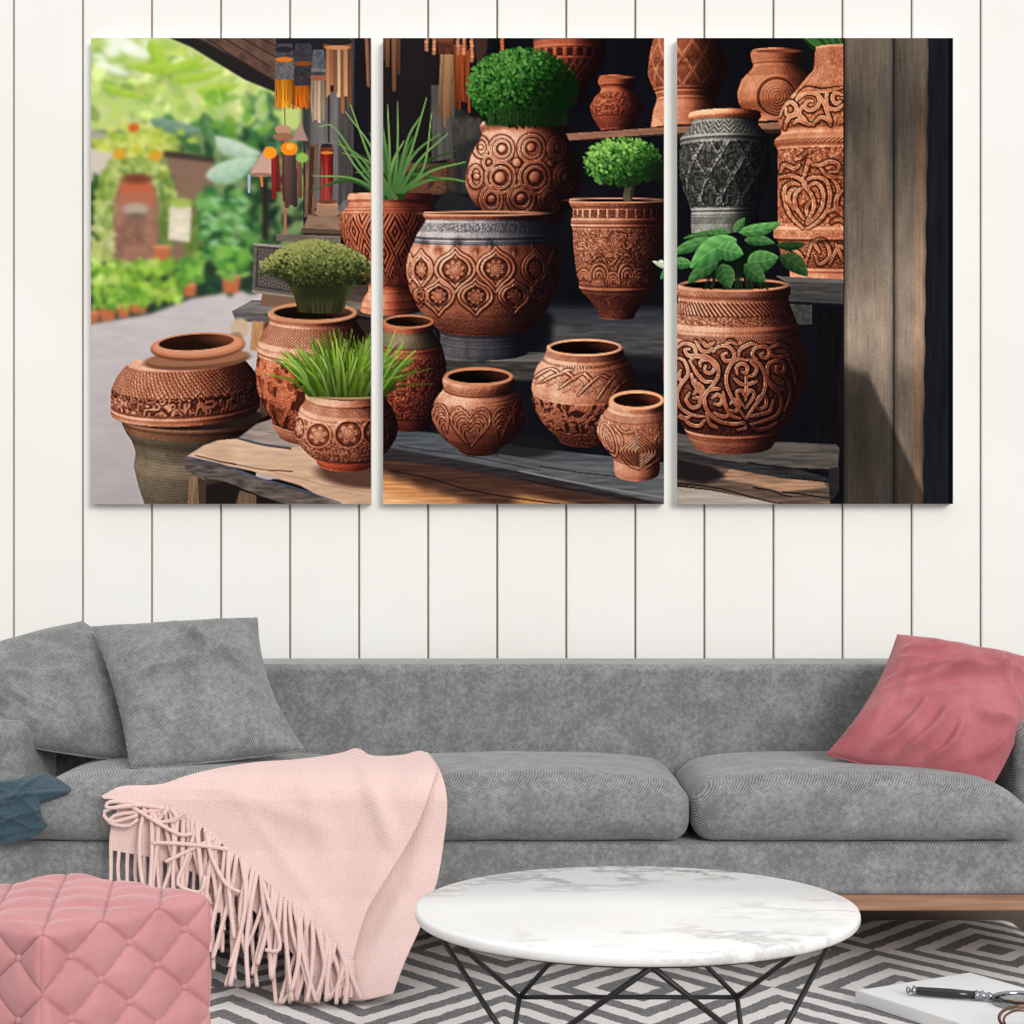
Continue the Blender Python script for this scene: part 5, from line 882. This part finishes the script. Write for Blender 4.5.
# ---- tufted pouf
PW, PH = .366, .352; ang = math.atan2(.298, .211); fc = Vector((-.721, 2.762)); e1 = Vector((math.cos(ang), math.sin(ang))); e2 = Vector((-e1.y, e1.x)); ctr = fc + (e1 + e2) * PW / 2
pouf = thing('pouf', 'dusty pink velvet cube pouf with buttoned diamond tufting beside the sofa', 'pouf', (ctr.x, ctr.y, .017)); pouf.rotation_euler = (0, 0, ang)
V, Fc = cube_grid(132); pu, pv = PW / 3, .097; out = []; h_ = Vector((PW / 2, PW / 2, PH / 2)); r = .016
def lat(a, b): return (abs(math.sin(math.pi * a)) * abs(math.sin(math.pi * b))) ** .42
def seam(a, b):
    k = min(abs(a - round(a)), abs(b - round(b))); return math.exp(-(k / .02) ** 2)
for v in V:
    p = Vector([v[i] * h_[i] for i in range(3)]); inner = Vector([max(-(h_[i] - r), min(h_[i] - r, p[i])) for i in range(3)]); d = p - inner
    if d.length > 1e-9 and max(map(abs, d)) > .9 * r: d = d.normalized() * r
    dr = Vector((0, 0, 0)); sp = 0; cnt = 0
    for ax in range(3):
        if abs(v[ax]) > .999:
            if ax == 2: a, b = (v[0] + 1) / 2 * PW / pu, (v[1] + 1) / 2 * PW / pu
            else: a, b = (v[1 - ax] + 1) / 2 * PW / pu, (1 - v[2]) / 2 * PH / pv
            A, B = a + b, a - b; n_ = Vector((0, 0, 0)); n_[ax] = math.copysign(1, v[ax]); fd = 1
            for o_ in range(3):
                if o_ != ax: fd = min(fd, .3 + .7 * min(1, (1 - abs(v[o_])) / .22) ** .8)
            dr += n_ * ((.0125 * lat(A, B) - .009) * fd - .0034 * seam(A, B) + .003 + .0012 * mnoise.noise(Vector((A * 3, B * 3, ax)))); cnt += 1
    out.append(inner + d + dr * (1 if cnt == 1 else .6) + Vector((0, 0, PH / 2 + (.006 * (1 - v[0] ** 2) * (1 - v[1] ** 2) if v[2] > .99 else 0))))
pc = obj('cover', out, Fc, M_pouf, pouf)
for ax in (0, 1):
    for sg in (-1, 1):
        for row in range(1, 7):
            for c_ in range(3):
                aa = (c_ + .5) * pu if row % 2 else c_ * pu
                if aa < .01: continue
                zz = PH - row * pv / 2
                if zz < .02: continue
                p = Vector((0, 0, zz)); p[ax] = sg * (PW / 2 - .007); p[1 - ax] = aa - PW / 2; n_ = Vector((0, 0, 0)); n_[ax] = sg
                lathe('tuft_button', [(-.003, .0065), (.001, .0072), (.004, .006), (.0058, .003), (.006, .0005)], M_pouf, pouf, n=14, axis=n_, org=p)
for sx_ in (-1, 1):
    for sy_ in (-1, 1):
        ln = sorted([out[i] + Vector((sx_, sy_, 0)) * .0002 for i, v in enumerate(V) if v[0] == sx_ and v[1] == sy_ and -.97 < v[2] < .98], key=lambda q: -q.z); tube('corner_seam', ln, .0013, M_pouf, pouf, n=6)

# ---- marble table
TX, TY, TZ, TR = .188, 2.733, .417, .3355
table = thing('coffee_table', 'round white marble coffee table on a black wire base standing on the rug', 'table', (TX, TY, .009))
settle(table, lathe('table_top', [(0, TR - .006), (.002, TR - .002), (.006, TR), (.0125, TR), (.0165, TR - .0015), (.018, TR - .005)], M_marble, org=(TX, TY, TZ - .018), n=128))
rw = .0042; tops = [(0, -.314), (.314, 0), (0, .314), (-.314, 0)]; nds = [(.176, -.178), (.176, .178), (-.176, .178), (-.176, -.178)]; zt, zn = TZ - .0215, .232
T3 = [Vector((TX + x, TY + y, zt)) for x, y in tops]; N3 = [Vector((TX + x, TY + y, zn)) for x, y in nds]
for i in range(4):
    nd = N3[i]; a, b = T3[i], T3[(i + 1) % 4]; c = Vector((TX, TY, zt))
    for tp in (a, b): tg = (nd - tp).cross(Vector((0, 0, 1))).normalized(); settle(table, tube('strut', [nd, tp], rw, M_wire, n=10))
    out_ = Vector((nds[i][0], nds[i][1], 0)).normalized(); settle(table, tube('leg', [nd, nd + out_ * .045 + Vector((0, 0, .0135 - zn))], rw, M_wire, n=10))
for i in range(4):
    if i in (1,): settle(table, tube('rail', [N3[1], N3[2]], rw * .9, M_wire, n=10))
bm = bmesh.new(); tube_bm(bm, [(TX + .314 * math.cos(t * math.pi / 32), TY + .314 * math.sin(t * math.pi / 32), zt + .0005) for t in range(64)], .0025, closed=True, n=8); settle(table, obj_bm('mounting_ring', bm, M_wire))

# ---- white book with a magnifying glass on it
zb = .034; K0 = Vector((.718, 3.758)); b1 = Vector((.279, .16)).normalized(); b2 = Vector((b1.y, -b1.x)); BW, BL = .322, .45
book = thing('book', 'large white book lying on the rug at the right, magnifier on top', 'book', (K0.x, K0.y, .0095))
def slab(name, s0, s1, t0, t1, z0, z1, mat):
    q = [K0 + b1 * s + b2 * t for s, t in ((s0, t0), (s1, t0), (s1, t1), (s0, t1))]; bm = bmesh.new(); lo = [bm.verts.new((p.x, p.y, z0)) for p in q]; hi = [bm.verts.new((p.x, p.y, z1)) for p in q]
    bm.faces.new(lo[::-1]); bm.faces.new(hi)
    for i in range(4): bm.faces.new((lo[i], lo[(i + 1) % 4], hi[(i + 1) % 4], hi[i]))
    bmesh.ops.recalc_face_normals(bm, faces=bm.faces); bmesh.ops.bevel(bm, geom=bm.edges[:], offset=.0006, segments=2, affect='EDGES'); return settle(book, obj_bm(name, bm, mat, smooth=False))
slab('front_cover', 0, BW, 0, BL, zb - .002, zb, M_paper); slab('page_block', .003, BW - .003, .003, BL - .003, .0118, zb - .0021, M_pages); slab('back_cover', 0, BW, 0, BL, .0098, .0117, M_paper); slab('spine', -.0016, .0028, 0, BL, .0098, zb, M_paper)
hz = zb + .0109; pA, pB = on(906, 990, hz), on(992, 996.5, hz); ax = (pB - pA).normalized(); Lh = (pB - pA).length
mag = thing('magnifying_glass', 'black handled chrome magnifying glass resting on the white book', 'magnifying glass', (pA.x, pA.y, zb))
settle(mag, lathe('handle', [(.020, 0.0075), (.026, 0.0086), (.09, 0.0094), (Lh - .032, 0.0081)], M_lacquer, n=24, axis=ax, org=pA))
settle(mag, lathe('end_knob', [(0, 0.0020), (.001, 0.0059), (.004, 0.0075), (.007, 0.0059), (.009, 0.0033), (.012, 0.0036), (.014, 0.0101), (.0175, 0.0108), (.019, 0.0078), (.0215, 0.0078)], M_chrome, n=24, axis=ax, org=pA))
settle(mag, lathe('ferrule', [(Lh - .034, 0.0088), (Lh - .031, 0.0111), (Lh - .028, 0.0086), (Lh - .022, 0.0083), (Lh - .019, 0.0109), (Lh - .016, 0.0081), (Lh - .010, 0.0059), (Lh - .007, 0.0084), (Lh - .003, 0.0078), (Lh + .002, 0.0052)], M_chrome, n=24, axis=ax, org=pA))
LR = .062; cc = pB + ax * (LR + .001); ex_, ey_ = Vector((ax.x, ax.y, 0)).normalized(), Vector((-ax.y, ax.x, 0)).normalized(); cc.z = zb + .0062
bm = bmesh.new(); rings = []
for i in range(64):
    a = i * math.pi / 32; dv = ex_ * math.cos(a) + ey_ * math.sin(a); rings.append([bm.verts.new(cc + dv * (LR + x) + Vector((0, 0, y))) for x, y in ((-.0025, -.006), (.0, -.0062), (.001, -.004), (.001, .004), (0, .0062), (-.0025, .006), (-.003, 0))])
for i in range(64):
    A, B = rings[i], rings[(i + 1) % 64]
    for q in range(7): bm.faces.new((A[q], A[(q + 1) % 7], B[(q + 1) % 7], B[q]))
settle(mag, obj_bm('lens_rim', bm, M_chrome)); settle(mag, lathe('lens', [(-.0035, .02), (-.002, LR - .02), (0, LR - .0035), (.002, LR - .02), (.0035, .02)], M_glass, n=48, org=cc))
rc = at(1036, 1034, 3.44); ringo = thing('metal_hoop', 'brown metal hoop propped up on the near corner of the white book', 'ring', (rc.x, rc.y, zb))
rr = .068; tl_ = math.radians(12); bm = bmesh.new(); cz = zb + rr * math.sin(tl_) + .004
tube_bm(bm, [(rc.x + rr * math.cos(t * math.pi / 32), rc.y + rr * math.sin(t * math.pi / 32) * math.cos(tl_), cz + rr * math.sin(t * math.pi / 32) * math.sin(tl_)) for t in range(64)], .0032, closed=True, n=10); settle(ringo, obj_bm('hoop', bm, M_copper))
bm = bmesh.new(); tube_bm(bm, [(rc.x + (rr - .008) * math.cos(t * math.pi / 32), rc.y + (rr - .008) * math.sin(t * math.pi / 32) * math.cos(tl_) - .002, cz + (rr - .008) * math.sin(t * math.pi / 32) * math.sin(tl_) - .003) for t in range(64)], .0024, closed=True, n=10); settle(ringo, obj_bm('inner_band', bm, M_copper))

# ---- triptych of printed canvases
IMG = paint_print(); IMG = np.clip(IMG + .75 * (IMG - blur(IMG.astype(np.float32), .9)), 0, 1); LINEAR = np.where(IMG <= .04045, IMG / 12.92, ((IMG + .055) / 1.055) ** 2.4)
k = NT('printed_canvas'); ca = k.n('ShaderNodeVertexColor'); ca.layer_name = 'ink'; co = k.coord(); k.set(Base_Color=ca.outputs[0], Roughness=.9, Specular_IOR_Level=0.); M_print = k.m
CD = WALL - .032
def canvas(x0, x1, label):
    a, b = at(x0, 504, CD), at(x1, 38, CD); w = x1 - x0; h = 466
    root = thing('canvas_panel', label, 'wall art', ((a.x + b.x) / 2, WALL - .001, a.z), 'three part canvas print above the sofa')
    settle(root, soft_box('stretcher_canvas', a.x, b.x, CD + .0006, WALL - .0001, a.z, b.z, .0012, M_edge, n=6))
    me = bpy.data.meshes.new('print'); nx_, ny_ = w, h; X, Z = np.meshgrid(np.linspace(a.x, b.x, nx_), np.linspace(b.z, a.z, ny_)); co_ = np.stack([X, np.full_like(X, CD), Z], -1).reshape(-1, 3).astype(np.float32)
    me.vertices.add(nx_ * ny_); me.vertices.foreach_set('co', co_.ravel()); ii = np.arange(nx_ * ny_).reshape(ny_, nx_); q = np.stack([ii[:-1, :-1], ii[1:, :-1], ii[1:, 1:], ii[:-1, 1:]], -1).reshape(-1, 4)
    me.loops.add(q.size); me.loops.foreach_set('vertex_index', q.ravel().astype(np.int32)); me.polygons.add(len(q)); me.polygons.foreach_set('loop_start', (np.arange(len(q)) * 4).astype(np.int32)); me.update(calc_edges=True)
    at_ = me.color_attributes.new('ink', 'FLOAT_COLOR', 'POINT'); c4 = np.ones((nx_ * ny_, 4), np.float32); c4[:, :3] = LINEAR[:, x0 - PX0:x1 - PX0].reshape(-1, 3); at_.data.foreach_set('color', c4.ravel()); me.materials.append(M_print); me.validate()
    o = bpy.data.objects.new('print', me); C.objects.link(o); settle(root, o); return root
canvas(91, 371, 'canvas panel printed with a leafy garden path, urns and a grass-filled clay pot')
canvas(383, 664, 'canvas panel printed with carved clay pots around a big bowl and bushy plants')
canvas(677, 953, 'canvas panel printed with a scrolled clay pot of leaves beside a wooden post')

# ---- light and camera
wd = bpy.data.worlds.new('daylight'); bpy.context.scene.world = wd; wd.use_nodes = True; wt = wd.node_tree; bg = wt.nodes['Background']; bg.inputs[0].default_value = (.975, .985, 1, 1)
tc = wt.nodes.new('ShaderNodeTexCoord'); sp = wt.nodes.new('ShaderNodeSeparateXYZ'); ma = wt.nodes.new('ShaderNodeMath'); ma.operation = 'MULTIPLY_ADD'; wt.links.new(tc.outputs['Generated'], sp.inputs[0]); wt.links.new(sp.outputs[2], ma.inputs[0]); ma.inputs[1].default_value = .55; ma.inputs[2].default_value = .62; wt.links.new(ma.outputs[0], bg.inputs[1])
sun = bpy.data.lights.new('window_sun', 'SUN'); sun.energy = 1.75; sun.angle = math.radians(26); sun.color = (1, .98, .955); so = bpy.data.objects.new('window_sun', sun); C.objects.link(so)
so.rotation_euler = Vector((-.44, .87, -.37)).to_track_quat('-Z', 'Y').to_euler(); so.location = (1.5, 0, 3)
cam = bpy.data.cameras.new('camera'); cam.sensor_width = 36; cam.lens = F * 36 / 1024; cam.shift_y = (HOR - 512) / 1024; cam.clip_start = .05; co_ = bpy.data.objects.new('camera', cam); C.objects.link(co_); co_.location = (0, 0, CAMZ); co_.rotation_euler = (math.pi / 2, 0, 0); bpy.context.scene.camera = co_
vs = bpy.context.scene.view_settings; vs.view_transform = 'Standard'; vs.look = 'None'; vs.gamma = 1; vs.use_curve_mapping = False; vs.exposure = 0.
